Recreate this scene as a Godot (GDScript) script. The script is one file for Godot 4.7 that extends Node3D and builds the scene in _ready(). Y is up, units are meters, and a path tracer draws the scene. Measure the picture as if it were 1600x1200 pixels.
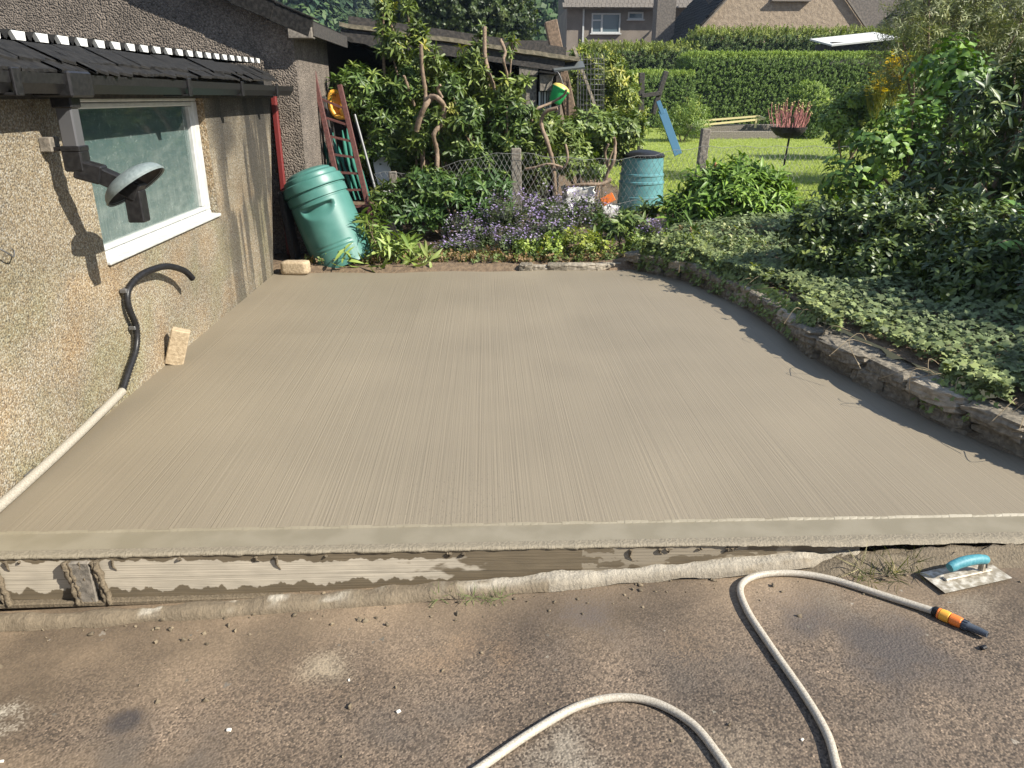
extends Node3D

var rng := RandomNumberGenerator.new()
var used := {}
var M := {}
var SP := {}
const EYE := Vector3(0, 1.45, 0)
var wall_curve := [Vector2(1.30, -6.75), Vector2(1.71, -6.17), Vector2(1.93, -5.34), Vector2(1.965, -4.17), Vector2(2.085, -3.5), Vector2(2.19, -3.13), Vector2(2.30, -2.85), Vector2(2.62, -2.2), Vector2(2.95, -1.6)]


# ---------------------------------------------------------------- helpers
func rf(a: float, b: float) -> float:
	return rng.randf_range(a, b)


func numbered(called: String) -> String:
	if not used.has(called):
		used[called] = 0
		return called
	used[called] += 1
	return "%s_%03d" % [called, used[called]]


func tag(o: Node, label: String, category: String, group := "", kind := "") -> Node:
	o.set_meta("label", label)
	o.set_meta("category", category)
	if group:
		o.set_meta("group", group)
	if kind:
		o.set_meta("kind", kind)
	return o


func thing(called: String, label: String, category: String, at := Vector3.ZERO, group := "") -> Node3D:
	var o := Node3D.new()
	o.name = numbered(called)
	add_child(o)
	o.position = at
	tag(o, label, category, group)
	return o


func st() -> SurfaceTool:
	var s := SurfaceTool.new()
	s.begin(Mesh.PRIMITIVE_TRIANGLES)
	s.set_color(Color.WHITE)
	s.set_smooth_group(0)
	return s


func done(s: SurfaceTool) -> ArrayMesh:
	s.generate_normals()
	return s.commit()


func put(called: String, mesh: Mesh, m: Material, parent: Node = null, kind := "") -> MeshInstance3D:
	var o := MeshInstance3D.new()
	o.name = numbered(called) if parent == null else called
	o.mesh = mesh
	o.material_override = null
	if m:
		if mesh.surface_get_material(0) == null:
			mesh.surface_set_material(0, m)
		elif mesh.surface_get_material(0) != m:
			o.set_surface_override_material(0, m)
	if parent == null:
		add_child(o)
	else:
		parent.add_child(o, true)
	if kind:
		o.set_meta("kind", kind)
	return o


func obj(called: String, s: SurfaceTool, m: Material, parent: Node = null, kind := "") -> MeshInstance3D:
	return put(called, done(s), m, parent, kind)


func t3(s: SurfaceTool, a: Vector3, b: Vector3, c: Vector3, out: Vector3) -> void:
	var n := (b - a).cross(c - a)
	if n.length_squared() < 1e-16:
		return
	if n.dot(out) < 0.0:
		s.add_vertex(a); s.add_vertex(b); s.add_vertex(c)
	else:
		s.add_vertex(a); s.add_vertex(c); s.add_vertex(b)


func q4(s: SurfaceTool, a: Vector3, b: Vector3, c: Vector3, d: Vector3, out: Vector3) -> void:
	t3(s, a, b, c, out)
	t3(s, a, c, d, out)


func uvq(s: SurfaceTool, p: Array, uv: Array, out: Vector3) -> void:
	var n: Vector3 = (p[1] - p[0]).cross(p[2] - p[0])
	var order := [0, 1, 2, 0, 2, 3] if n.dot(out) < 0.0 else [0, 2, 1, 0, 3, 2]
	for k in order:
		s.set_uv(uv[k])
		s.add_vertex(p[k])


func bx(s: SurfaceTool, c: Vector3, size: Vector3, b := Basis.IDENTITY, bev := 0.0) -> void:
	s.set_smooth_group(-1)
	var h := size * 0.5
	if bev <= 0.0:
		for a in 3:
			for sg in [-1.0, 1.0]:
				var n := Vector3.ZERO; n[a] = sg
				var u := Vector3.ZERO; u[(a + 1) % 3] = h[(a + 1) % 3]
				var v := Vector3.ZERO; v[(a + 2) % 3] = h[(a + 2) % 3]
				var o := n * h[a]
				q4(s, c + b * (o - u - v), c + b * (o + u - v), c + b * (o + u + v), c + b * (o - u + v), b * n)
		return
	var pt := func(sg: Vector3, ax: int) -> Vector3:
		var p := Vector3(sg.x * (h.x - bev), sg.y * (h.y - bev), sg.z * (h.z - bev))
		p[ax] = sg[ax] * h[ax]
		return c + b * p
	for a in 3:
		var a1 := (a + 1) % 3
		var a2 := (a + 2) % 3
		for sg in [-1.0, 1.0]:
			var k := []
			for e in [[-1, -1], [1, -1], [1, 1], [-1, 1]]:
				var g := Vector3.ZERO; g[a] = sg; g[a1] = e[0]; g[a2] = e[1]
				k.append(pt.call(g, a))
			var n := Vector3.ZERO; n[a] = sg
			q4(s, k[0], k[1], k[2], k[3], b * n)
		for e1 in [-1.0, 1.0]:
			for e2 in [-1.0, 1.0]:
				var g0 := Vector3.ZERO; g0[a] = -1; g0[a1] = e1; g0[a2] = e2
				var g1 := g0; g1[a] = 1
				var n := Vector3.ZERO; n[a1] = e1; n[a2] = e2
				q4(s, pt.call(g0, a1), pt.call(g1, a1), pt.call(g1, a2), pt.call(g0, a2), b * n)
	for x in [-1.0, 1.0]:
		for y in [-1.0, 1.0]:
			for z in [-1.0, 1.0]:
				var g := Vector3(x, y, z)
				t3(s, pt.call(g, 0), pt.call(g, 1), pt.call(g, 2), b * g)


func bar(s: SurfaceTool, a: Vector3, b: Vector3, w: float, t: float, up := Vector3.UP, bev := 0.0) -> void:
	var z := (b - a).normalized()
	var x := up.cross(z).normalized()
	if x.length() < 0.5:
		x = Vector3.RIGHT
	bx(s, (a + b) * 0.5, Vector3(w, t, a.distance_to(b)), Basis(x, z.cross(x), z), bev)


func tube(s: SurfaceTool, pts: Array, r, n := 8, caps := true, wob := 0.0) -> void:
	s.set_smooth_group(0)
	var rings := []
	var x := Vector3.ZERO
	for i in pts.size():
		var d: Vector3 = (pts[mini(i + 1, pts.size() - 1)] - pts[maxi(i - 1, 0)]).normalized()
		if i == 0:
			x = d.cross(Vector3.UP if absf(d.y) < 0.9 else Vector3.RIGHT).normalized()
		else:
			x = (x - d * x.dot(d)).normalized()
		var y := d.cross(x)
		var rr: float = r if r is float else r[mini(i, r.size() - 1)]
		var ring := []
		for k in n:
			var a := TAU * k / n
			ring.append(pts[i] + (x * cos(a) + y * sin(a)) * rr * (1.0 + rf(-wob, wob)))
		rings.append(ring)
	for i in pts.size() - 1:
		for k in n:
			var k2 := (k + 1) % n
			var mid: Vector3 = (rings[i][k] + rings[i + 1][k2]) * 0.5
			q4(s, rings[i][k], rings[i][k2], rings[i + 1][k2], rings[i + 1][k], mid - (pts[i] + pts[i + 1]) * 0.5)
	if caps:
		s.set_smooth_group(7)
		for e in [0, pts.size() - 1]:
			var out: Vector3 = pts[0] - pts[1] if e == 0 else pts[e] - pts[e - 1]
			for k in n:
				t3(s, pts[e], rings[e][k], rings[e][(k + 1) % n], out)
		s.set_smooth_group(0)


func smooth(pts: Array, n := 8) -> Array:
	var out := []
	for i in pts.size() - 1:
		var p0: Vector3 = pts[maxi(i - 1, 0)]
		var p3: Vector3 = pts[mini(i + 2, pts.size() - 1)]
		for k in n:
			out.append(pts[i].cubic_interpolate(pts[i + 1], p0, p3, float(k) / n))
	out.append(pts[-1])
	return out


func lathe(s: SurfaceTool, prof: Array, n: int, xf: Transform3D, dent = null) -> void:
	var group := 1
	for i in prof.size() - 1:
		if i > 0:
			var d0: Vector2 = (prof[i] - prof[i - 1]).normalized()
			var d1: Vector2 = (prof[i + 1] - prof[i]).normalized()
			if d0.dot(d1) < 0.8:
				group += 1
		s.set_smooth_group(group)
		for k in n:
			var p := []
			for e in [[i, k], [i, k + 1], [i + 1, k + 1], [i + 1, k]]:
				var a: float = TAU * (e[1] % n) / n
				var v: Vector2 = prof[e[0]]
				var r := v.x
				if dent != null:
					r *= dent.call(a, v.y)
				p.append(xf * Vector3(cos(a) * r, v.y, sin(a) * r))
			var dd: Vector2 = prof[i + 1] - prof[i]
			var am := TAU * (k + 0.5) / n
			var nn := xf.basis * Vector3(cos(am) * dd.y, -dd.x, sin(am) * dd.y)
			q4(s, p[0], p[1], p[2], p[3], nn)
	s.set_smooth_group(0)


func lin(r: float, g: float, b: float) -> Color:
	return Color(r, g, b).linear_to_srgb()


func mat(called: String, c: Color, rough := 0.7, metal := 0.0) -> StandardMaterial3D:
	var m := StandardMaterial3D.new()
	m.resource_name = called
	m.albedo_color = c
	m.roughness = rough
	m.metallic = metal
	M[called] = m
	return m


func noise(w: int, h: int, sd: int, freq: float, type := FastNoiseLite.TYPE_SIMPLEX_SMOOTH, oct := 1, ret := FastNoiseLite.RETURN_CELL_VALUE) -> Image:
	var n := FastNoiseLite.new()
	n.seed = sd
	n.noise_type = type
	n.frequency = freq
	n.fractal_type = FastNoiseLite.FRACTAL_FBM if oct > 1 else FastNoiseLite.FRACTAL_NONE
	n.fractal_octaves = oct
	n.cellular_return_type = ret
	var im := n.get_image(w, h) if type == FastNoiseLite.TYPE_CELLULAR else n.get_seamless_image(w, h)
	im.convert(Image.FORMAT_L8)
	return im


func big(im: Image, w: int, h: int) -> PackedByteArray:
	im.resize(w, h, Image.INTERPOLATE_CUBIC)
	return im.get_data()


func tex(data: PackedByteArray, w: int, h: int, f := Image.FORMAT_RGB8) -> ImageTexture:
	return ImageTexture.create_from_image(Image.create_from_data(w, h, false, f, data))


func byte(linear: float) -> int:
	return clampi(int(255.0 * (1.055 * pow(maxf(linear, 0.0031), 1.0 / 2.4) - 0.055)), 0, 255)


func triplanar(m: StandardMaterial3D, scale: float) -> void:
	m.uv1_triplanar = true
	m.uv1_world_triplanar = true
	m.uv1_scale = Vector3.ONE * scale


# a seamless mottled colour texture between two colours, with grain, and its relief
func mottle(m: StandardMaterial3D, sd: int, c0: Color, c1: Color, period: float, freq := 0.02, grain := 0.35, relief := 0.3, size := 256) -> void:
	var a := noise(size, size, sd, freq, FastNoiseLite.TYPE_SIMPLEX_SMOOTH, 4).get_data()
	var b := noise(size, size, sd + 1, 0.35, FastNoiseLite.TYPE_SIMPLEX_SMOOTH, 2).get_data()
	var out := PackedByteArray(); out.resize(size * size * 3)
	var hgt := PackedByteArray(); hgt.resize(size * size)
	for i in size * size:
		var t := a[i] / 255.0
		t = clampf((t - 0.3) * 2.0, 0.0, 1.0) * (1.0 - grain) + b[i] / 255.0 * grain
		out[i * 3] = byte(lerpf(c0.r, c1.r, t))
		out[i * 3 + 1] = byte(lerpf(c0.g, c1.g, t))
		out[i * 3 + 2] = byte(lerpf(c0.b, c1.b, t))
		hgt[i] = (a[i] + b[i]) / 2
	m.albedo_texture = tex(out, size, size)
	m.albedo_color = Color.WHITE
	if relief > 0.0:
		m.heightmap_enabled = true
		m.heightmap_texture = tex(hgt, size, size, Image.FORMAT_L8)
		m.heightmap_scale = relief
	triplanar(m, 1.0 / period)


func wall_x(z: float) -> float:
	for i in wall_curve.size() - 1:
		var a: Vector2 = wall_curve[i]
		var b: Vector2 = wall_curve[i + 1]
		if z >= a.y and z <= b.y:
			return lerpf(a.x, b.x, (z - a.y) / (b.y - a.y))
	return 1.3 if z < -6.75 else 2.95


func tarmac_y(x: float) -> float:
	return -0.14 + 0.045 * clampf(x, -3.0, 3.0)


func ground_y(x: float, z: float) -> float:
	var back := 0.04 + 0.05 * smoothstep(-6.7, -9.0, z) + 0.47 * clampf((-z - 9.0) / 15.0, 0.0, 1.0) + 2.2 * smoothstep(-24.0, -40.0, z)
	var w := wall_x(z)
	var bed := 0.17 + 0.16 * clampf((x - w) / 1.2, 0.0, 1.0) + 0.1 * smoothstep(3.0, 8.0, x)
	var t := smoothstep(1.1, 1.9, x) * smoothstep(-10.0, -7.6, z)
	if z > -6.7:
		t = 1.0
	return lerpf(back, maxf(bed, back), t)


# ---------------------------------------------------------------- foliage
func leaf(s: SurfaceTool, xf: Transform3D, l: float, w: float, fold: float, curl: float, n := 3, wide := 0.45) -> void:
	s.set_smooth_group(0)
	var rows := []
	for i in n + 1:
		var t := float(i) / n
		var hw := 0.5 * w * pow(sin(PI * clampf(pow(t, wide / 0.5 * 0.9 + 0.05), 0.0, 1.0)), 0.8)
		if i == 0 or i == n:
			hw = 0.0
		var y := -curl * t * t * l
		rows.append([xf * Vector3(-hw, y + fold * hw, t * l), xf * Vector3(0, y, t * l), xf * Vector3(hw, y + fold * hw, t * l)])
	var up := xf.basis.y
	for i in n:
		var a = rows[i]
		var b = rows[i + 1]
		if i == 0:
			t3(s, a[1], b[1], b[0], up); t3(s, a[1], b[2], b[1], up)
		elif i == n - 1:
			t3(s, a[0], a[1], b[1], up); t3(s, a[1], a[2], b[1], up)
		else:
			q4(s, a[0], a[1], b[1], b[0], up); q4(s, a[1], a[2], b[2], b[1], up)


func ivy_leaf(s: SurfaceTool, xf: Transform3D, r: float) -> void:
	s.set_smooth_group(0)
	var ring := []
	var prof := [[0.0, 1.0], [28.0, 0.5], [58.0, 0.85], [92.0, 0.5], [125.0, 0.7], [165.0, 0.25], [195.0, 0.25], [235.0, 0.7], [268.0, 0.5], [302.0, 0.85], [332.0, 0.5]]
	for p in prof:
		var a := deg_to_rad(p[0])
		ring.append(xf * Vector3(sin(a) * r * p[1], -0.18 * r * p[1] * p[1] + rf(-0.05, 0.05) * r, cos(a) * r * p[1]))
	for k in ring.size():
		t3(s, xf * Vector3.ZERO, ring[k], ring[(k + 1) % ring.size()], xf.basis.y)


func aim(dir: Vector3, twist := 0.0) -> Basis:   # +Y along dir
	var y := dir.normalized()
	var x := y.cross(Vector3.FORWARD if absf(y.z) < 0.9 else Vector3.RIGHT).normalized()
	return Basis(x, y, x.cross(y)) * Basis(Vector3.UP, twist)


func whorl(n: int, l: float, lo: float, hi: float, stem := 0.0) -> Array:
	var out := []
	for i in n:
		var az := TAU * i / n * 1.618 + rf(-0.3, 0.3)
		var el := deg_to_rad(rf(lo, hi))
		var b := Basis(Vector3.UP, az) * Basis(Vector3.RIGHT, -el) * Basis(Vector3.BACK, rf(-0.4, 0.4))
		var sc := rf(0.7, 1.1)
		out.append(Transform3D(b.scaled_local(Vector3.ONE * sc), Vector3(0, -stem * i / n + rf(-0.01, 0.01), 0)))
	return out


func spray(n: int, length: float, lo: float, hi: float) -> Array:   # leaves along a twig that runs up +Y
	var out := []
	for i in n:
		var az := i * 2.4 + rf(-0.4, 0.4)
		var b := Basis(Vector3.UP, az) * Basis(Vector3.RIGHT, -deg_to_rad(rf(lo, hi))) * Basis(Vector3.BACK, rf(-0.5, 0.5))
		out.append(Transform3D(b.scaled_local(Vector3.ONE * rf(0.65, 1.1)), Vector3(rf(-0.01, 0.01), length * i / n, rf(-0.01, 0.01))))
	return out


func sprig(called: String, places: Array, l: float, w: float, fold: float, curl: float, n := 3, twig := 0.0, wide := 0.45, ivy := false) -> void:
	var s := st()
	for xf in places:
		var v := rf(0.8, 1.2)
		s.set_color(Color(v * rf(0.94, 1.06), v, v * rf(0.9, 1.1)))
		if ivy:
			ivy_leaf(s, xf, l)
		else:
			leaf(s, xf, l, w, fold, curl, n, wide)
	if twig > 0.0:
		s.set_color(Color(1.3, 0.9, 0.7))
		tube(s, [Vector3(0, -twig, 0), Vector3(0, places[-1].origin.y, 0)], 0.003, 3, false)
	var one := st()
	if ivy:
		ivy_leaf(one, Transform3D(), l)
	else:
		leaf(one, Transform3D(), l, w, fold, curl, n, wide)
	SP[called] = {"mesh": done(s), "places": places, "leaf": done(one)}


func multi(called: String, mesh: Mesh, m: Material, xfs: Array, cols: Array, parent: Node, kind := "stuff") -> MultiMeshInstance3D:
	var mm := MultiMesh.new()
	mm.transform_format = MultiMesh.TRANSFORM_3D
	mm.use_colors = true
	mm.mesh = mesh
	mm.instance_count = xfs.size()
	for i in xfs.size():
		mm.set_instance_transform(i, xfs[i])
		mm.set_instance_color(i, cols[i])
	var o := MultiMeshInstance3D.new()
	o.name = called if parent else numbered(called)
	o.multimesh = mm
	o.material_override = m
	if parent:
		parent.add_child(o, true)
	else:
		add_child(o)
	if kind:
		o.set_meta("kind", kind)
	return o


func leafmat(called: String, rough := 0.45, through := 0.5) -> StandardMaterial3D:
	var m := mat(called, Color.WHITE, rough)
	m.vertex_color_use_as_albedo = true
	m.backlight_enabled = true
	m.backlight = Color(through * 0.95, through, through * 0.3)
	return m


# A plant: lumps of [x, y, z, rx, ry, rz]; sprigs stand on and in the lumps and point outwards and up.
# o: sprigs, per (sprigs per m2), lo, hi, tip (colours), up, size, stem_to, pieces
func plant(called: String, label: String, category: String, lumps: Array, o: Dictionary, group := "") -> Node3D:
	var bottom := Vector3.ZERO
	var low := 99.0
	for l in lumps:
		bottom += Vector3(l[0], 0, l[2]) / lumps.size()
		low = minf(low, l[1] - l[4])
	var base := Vector3(bottom.x, maxf(ground_y(bottom.x, bottom.z), -0.2), bottom.z)
	if o.has("base"):
		base = o.base
	var root := thing(called, label, category, base, group)
	var m: StandardMaterial3D = M[o.get("mat", "leaf")]
	var xfs := {}
	var cols := {}
	var front := []
	for k in o.sprigs:
		xfs[k] = []
		cols[k] = []
	for l in lumps:
		var c := Vector3(l[0], l[1], l[2])
		var r: Vector3 = (Vector3(l[3], l[4], l[5]) - Vector3.ONE * o.get("inset", 0.04)).max(Vector3.ONE * 0.05)
		var area := 4.0 * PI * pow((pow(r.x * r.y, 1.6) + pow(r.x * r.z, 1.6) + pow(r.y * r.z, 1.6)) / 3.0, 1.0 / 1.6)
		var n := int(area * o.per)
		var shade := rf(0.85, 1.15)
		for i in n:
			var d := Vector3(rng.randfn(), rng.randfn(), rng.randfn()).normalized()
			var depth = 1.0 - absf(rng.randfn()) * o.get("depth", 0.22)
			depth = clampf(depth, 0.2, 1.0) * rf(0.9, 1.12)
			var p = c + d * r * depth
			if p.y < ground_y(p.x, p.z) + 0.01:
				continue
			var nrm := (d / r).normalized()
			var dir = (nrm + Vector3.UP * o.get("up", 0.7) + Vector3(rf(-1, 1), rf(-1, 1), rf(-1, 1)) * o.get("jitter", 0.45)).normalized()
			var sc: float = rf(o.get("small", 0.75), 1.15) * o.get("size", 1.0)
			var xf := Transform3D(aim(dir, rf(0, TAU)).scaled_local(Vector3.ONE * sc), p - base)
			var t := rng.randf()
			var col: Color = o.lo.lerp(o.hi, t * t)
			if depth > 0.95 and d.y > 0.0 and rng.randf() < o.get("young", 0.25):
				col = col.lerp(o.get("tip", o.hi), rf(0.4, 1.0))
			col = Color(col.r * shade, col.g * shade, col.b * shade)
			var k: String = o.sprigs[rng.randi() % o.sprigs.size()]
			var facing := nrm.dot((EYE - p).normalized())
			if o.get("pieces", 0) and facing > 0.35 and depth > 0.92:
				front.append([k, xf, col, facing])
				continue
			xfs[k].append(xf)
			cols[k].append(col)
	# the leaves one can pick apart: those of the outermost sprigs that face the viewer
	var left: int = o.get("pieces", 0)
	front.sort_custom(func(a, b): return a[3] > b[3])
	var shades := []
	if left > 0:
		for k in 4:
			var mm: StandardMaterial3D = m.duplicate()
			var c: Color = o.lo.lerp(o.hi, k / 3.0)
			if k == 3:
				c = o.hi.lerp(o.get("tip", o.hi), 0.5)
			mm.albedo_color = c.linear_to_srgb()
			shades.append(mm)
	var step := maxi(1, int(front.size() * 8.0 / maxf(left, 1)))
	for i in front.size():
		var f = front[i]
		var sp = SP[f[0]]
		if left >= sp.places.size() and i % step == 0:
			for pl in sp.places:
				var leaf_node := put("leaf", sp.leaf, shades[0], root)
				leaf_node.set_surface_override_material(0, shades[mini(3, int(rng.randf() * 4.0))])
				leaf_node.transform = f[1] * pl
				left -= 1
		else:
			xfs[f[0]].append(f[1])
			cols[f[0]].append(f[2])
	for k in o.sprigs:
		if xfs[k].size():
			multi("foliage", SP[k].mesh, m, xfs[k], cols[k], root)
	if o.get("stems", 1) > 0:
		var s := st()
		for l in lumps:
			for j in o.get("stems", 1):
				var top := Vector3(l[0] + rf(-0.4, 0.4) * l[3], l[1] + 0.3 * l[4], l[2] + rf(-0.4, 0.4) * l[5]) - base
				var foot := Vector3(rf(-0.12, 0.12), -0.05, rf(-0.1, 0.1))
				if o.has("feet"):
					var ft: Vector3 = o.feet[rng.randi() % o.feet.size()]
					foot += ft - base
				var bend = Vector3(rf(-0.1, 0.1), rf(-0.05, 0.05), rf(-0.1, 0.1)) * o.get("girth", 0.02) * 40.0
				var g: float = o.get("girth", 0.02)
				tube(s, smooth([foot, foot.lerp(top, 0.35) + bend, foot.lerp(top, 0.7) - bend * 0.6, top], 4), [g, g * 0.95, g * 0.9, g * 0.8, g * 0.8, g * 0.75, g * 0.7, g * 0.6, g * 0.55, g * 0.5, g * 0.45, g * 0.4, g * 0.35], 6, true, 0.08)
		obj(o.get("stem_name", "stem"), s, M[o.get("bark", "bark")], root)
	return root


func rock(sz: Vector3, sd: int, rough := 0.12, n := 4, facets := false) -> ArrayMesh:
	var fn := FastNoiseLite.new()
	fn.seed = sd
	fn.frequency = 1.1
	var s := st()
	s.set_smooth_group(-1 if facets else 0)
	for a in 3:
		for sg in [-1.0, 1.0]:
			var grid := []
			for i in n + 1:
				for j in n + 1:
					var p := Vector3.ZERO
					p[a] = sg
					p[(a + 1) % 3] = -1.0 + 2.0 * i / n
					p[(a + 2) % 3] = -1.0 + 2.0 * j / n
					var q := p / maxf(1.0, pow(pow(absf(p.x), 9) + pow(absf(p.y), 9) + pow(absf(p.z), 9), 1.0 / 9.0))
					q *= 1.0 + rough * 1.6 * fn.get_noise_3dv(q * 1.0 + Vector3.ONE * sd) + rough * fn.get_noise_3dv(q * 3.0) + rough * 0.5 * fn.get_noise_3dv(q * 7.0)
					grid.append(q * sz * 0.5)
			for i in n:
				for j in n:
					var k := i * (n + 1) + j
					var out := Vector3.ZERO
					out[a] = sg
					q4(s, grid[k], grid[k + n + 1], grid[k + n + 2], grid[k + 1], out)
	return done(s)


func _ready() -> void:
	rng.seed = 20240611
	view_and_light()
	materials()
	sprigs()
	grounds()
	concrete()
	outbuilding()
	house()
	carport()
	far_houses()
	far_hill()
	hedges()
	fence_and_bins()
	yard_things()
	retaining_wall()
	shrubs_middle()
	shrubs_right()
	border_plants()
	lawn_things()


func view_and_light() -> void:
	var cam := Camera3D.new()
	cam.name = "camera"
	add_child(cam)
	cam.fov = 53.904
	cam.near = 0.05
	cam.far = 1500.0
	cam.position = EYE
	cam.rotation = Vector3(deg_to_rad(-20.832), deg_to_rad(-1.951), 0)
	cam.current = true
	var env := Environment.new()
	env.background_mode = Environment.BG_SKY
	var sky := Sky.new()
	var sm := ProceduralSkyMaterial.new()
	sm.sky_top_color = Color(0.32, 0.41, 0.55)
	sm.sky_horizon_color = Color(0.62, 0.65, 0.68)
	sm.sky_curve = 0.18
	sm.ground_bottom_color = Color(0.25, 0.25, 0.2)
	sm.ground_horizon_color = Color(0.6, 0.64, 0.66)
	sm.sun_angle_max = 12.0
	var cn := FastNoiseLite.new()
	cn.seed = 4
	cn.frequency = 0.012
	cn.fractal_octaves = 5
	var ci := cn.get_seamless_image(512, 256)
	ci.convert(Image.FORMAT_RGBA8)
	for y in 256:
		for x in 512:
			var v := ci.get_pixel(x, y).r
			ci.set_pixel(x, y, Color(0.55, 0.56, 0.57, clampf((v - 0.46) * 3.0, 0.0, 0.8)))
	sm.sky_cover = ImageTexture.create_from_image(ci)
	sky.sky_material = sm
	env.sky = sky
	env.ambient_light_source = Environment.AMBIENT_SOURCE_SKY
	env.tonemap_mode = Environment.TONE_MAPPER_LINEAR
	env.tonemap_exposure = 2.08
	env.sdfgi_enabled = true
	env.ssao_enabled = true
	env.ssil_enabled = true
	env.fog_enabled = true
	env.fog_density = 0.0005
	env.fog_light_color = Color(0.72, 0.82, 0.92)
	var we := WorldEnvironment.new()
	we.name = "world_environment"
	we.environment = env
	add_child(we)
	var sun := DirectionalLight3D.new()
	sun.name = "sun"
	sun.light_energy = 1.6
	sun.light_color = Color(1.0, 0.975, 0.93)
	sun.light_angular_distance = 0.5
	sun.shadow_enabled = true
	add_child(sun)
	sun.basis = Basis.looking_at(-Vector3(0.70, 0.63, 0.37).normalized())


func materials() -> void:
	leafmat("leaf", 0.5, 0.7)
	leafmat("glossy_leaf", 0.45, 0.45)
	leafmat("matt_leaf", 0.65, 0.7)
	leafmat("needle", 0.7, 0.2)
	var m := mat("bark", lin(0.16, 0.11, 0.075), 0.85)
	mottle(m, 11, Color(0.09, 0.065, 0.045), Color(0.26, 0.18, 0.12), 0.25, 0.03, 0.4, 0.3)
	m = mat("pink_bark", lin(0.3, 0.17, 0.12), 0.8)
	mottle(m, 12, Color(0.12, 0.085, 0.055), Color(0.31, 0.22, 0.15), 0.25, 0.03, 0.3, 0.2)
	m = mat("soil", lin(0.1, 0.07, 0.045), 0.95)
	mottle(m, 13, Color(0.07, 0.048, 0.03), Color(0.25, 0.175, 0.105), 0.9, 0.03, 0.5, 2.0, 512)
	m = mat("lawn_soil", lin(0.1, 0.14, 0.03), 0.95)
	mottle(m, 14, Color(0.15, 0.20, 0.03), Color(0.25, 0.29, 0.06), 1.7, 0.02, 0.4, 1.5, 512)
	m = mat("stone", lin(0.3, 0.26, 0.2), 0.9)
	mottle(m, 15, Color(0.08, 0.07, 0.05), Color(0.34, 0.29, 0.215), 0.42, 0.025, 0.4, 1.2, 512)
	m = mat("pale_stone", lin(0.4, 0.36, 0.28), 0.9)
	mottle(m, 16, Color(0.17, 0.145, 0.105), Color(0.42, 0.365, 0.28), 0.35, 0.03, 0.4, 0.8, 256)
	m = mat("brick", lin(0.4, 0.3, 0.2), 0.9)
	mottle(m, 17, Color(0.27, 0.20, 0.12), Color(0.52, 0.42, 0.28), 0.22, 0.03, 0.45, 0.5, 256)
	m = mat("old_wood", lin(0.2, 0.17, 0.13), 0.85)
	mottle(m, 18, Color(0.09, 0.08, 0.065), Color(0.27, 0.235, 0.19), 0.3, 0.03, 0.35, 0.4, 256)
	m = mat("dark_wood", lin(0.05, 0.045, 0.04), 0.8)
	mottle(m, 19, Color(0.02, 0.019, 0.018), Color(0.07, 0.06, 0.05), 0.4, 0.03, 0.35, 0.4, 256)
	m = mat("red_wood", lin(0.16, 0.05, 0.04), 0.6)
	mottle(m, 20, Color(0.06, 0.022, 0.018), Color(0.14, 0.05, 0.04), 0.3, 0.03, 0.35, 0.2, 256)
	m = mat("slate", lin(0.05, 0.05, 0.052), 0.8)
	mottle(m, 21, Color(0.008, 0.008, 0.008), Color(0.034, 0.032, 0.029), 0.33, 0.025, 0.4, 0.5, 256)
	m.metallic_specular = 0.25
	m = mat("mossy_felt", lin(0.14, 0.12, 0.08), 0.95)
	mottle(m, 22, Color(0.10, 0.09, 0.06), Color(0.27, 0.23, 0.16), 0.6, 0.03, 0.5, 1.0, 256)
	m = mat("mud", lin(0.16, 0.13, 0.085), 0.8)
	mottle(m, 23, Color(0.085, 0.065, 0.04), Color(0.24, 0.19, 0.125), 0.12, 0.04, 0.5, 0.8, 256)
	m = mat("wet_lip", lin(0.25, 0.2, 0.14), 0.7)
	mottle(m, 24, Color(0.17, 0.143, 0.098), Color(0.29, 0.248, 0.178), 0.16, 0.04, 0.6, 0.6, 256)
	m = mat("band", lin(0.3, 0.255, 0.18), 0.55)
	mottle(m, 25, Color(0.183, 0.158, 0.107), Color(0.224, 0.195, 0.138), 0.9, 0.01, 0.2, 0.06, 512)
	m = mat("kerb", lin(0.3, 0.26, 0.2), 0.9)
	mottle(m, 26, Color(0.7, 0.7, 0.7), Color(1.0, 1.0, 1.0), 0.13, 0.03, 0.6, 0.9, 256)
	m.vertex_color_use_as_albedo = true
	m = mat("far_render", lin(0.22, 0.185, 0.15), 0.95)
	mottle(m, 27, Color(0.14, 0.118, 0.094), Color(0.23, 0.195, 0.16), 7.0, 0.03, 0.5, 0.0, 256)
	m = mat("far_pebble", lin(0.35, 0.28, 0.19), 0.95)
	mottle(m, 28, Color(0.16, 0.122, 0.085), Color(0.44, 0.35, 0.25), 6.0, 0.05, 0.75, 3.0, 512)
	m = mat("far_tile", lin(0.12, 0.1, 0.085), 0.9)
	mottle(m, 29, Color(0.075, 0.068, 0.06), Color(0.2, 0.17, 0.14), 1.2, 0.04, 0.4, 0.0, 256)
	m = mat("green_plastic", lin(0.07, 0.32, 0.25), 0.42)
	mottle(m, 30, Color(0.045, 0.150, 0.125), Color(0.075, 0.20, 0.17), 0.8, 0.015, 0.25, 0.05, 256)
	m = mat("blue_plastic", lin(0.10, 0.27, 0.29), 0.45)
	mottle(m, 31, Color(0.075, 0.20, 0.22), Color(0.11, 0.27, 0.29), 0.6, 0.015, 0.25, 0.05, 256)
	m = mat("hose", lin(0.5, 0.46, 0.38), 0.5)
	mottle(m, 32, Color(0.27, 0.235, 0.175), Color(0.54, 0.49, 0.41), 0.09, 0.05, 0.3, 0.05, 256)
	m = mat("trowel_steel", lin(0.5, 0.47, 0.4), 0.55, 0.15)
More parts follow.
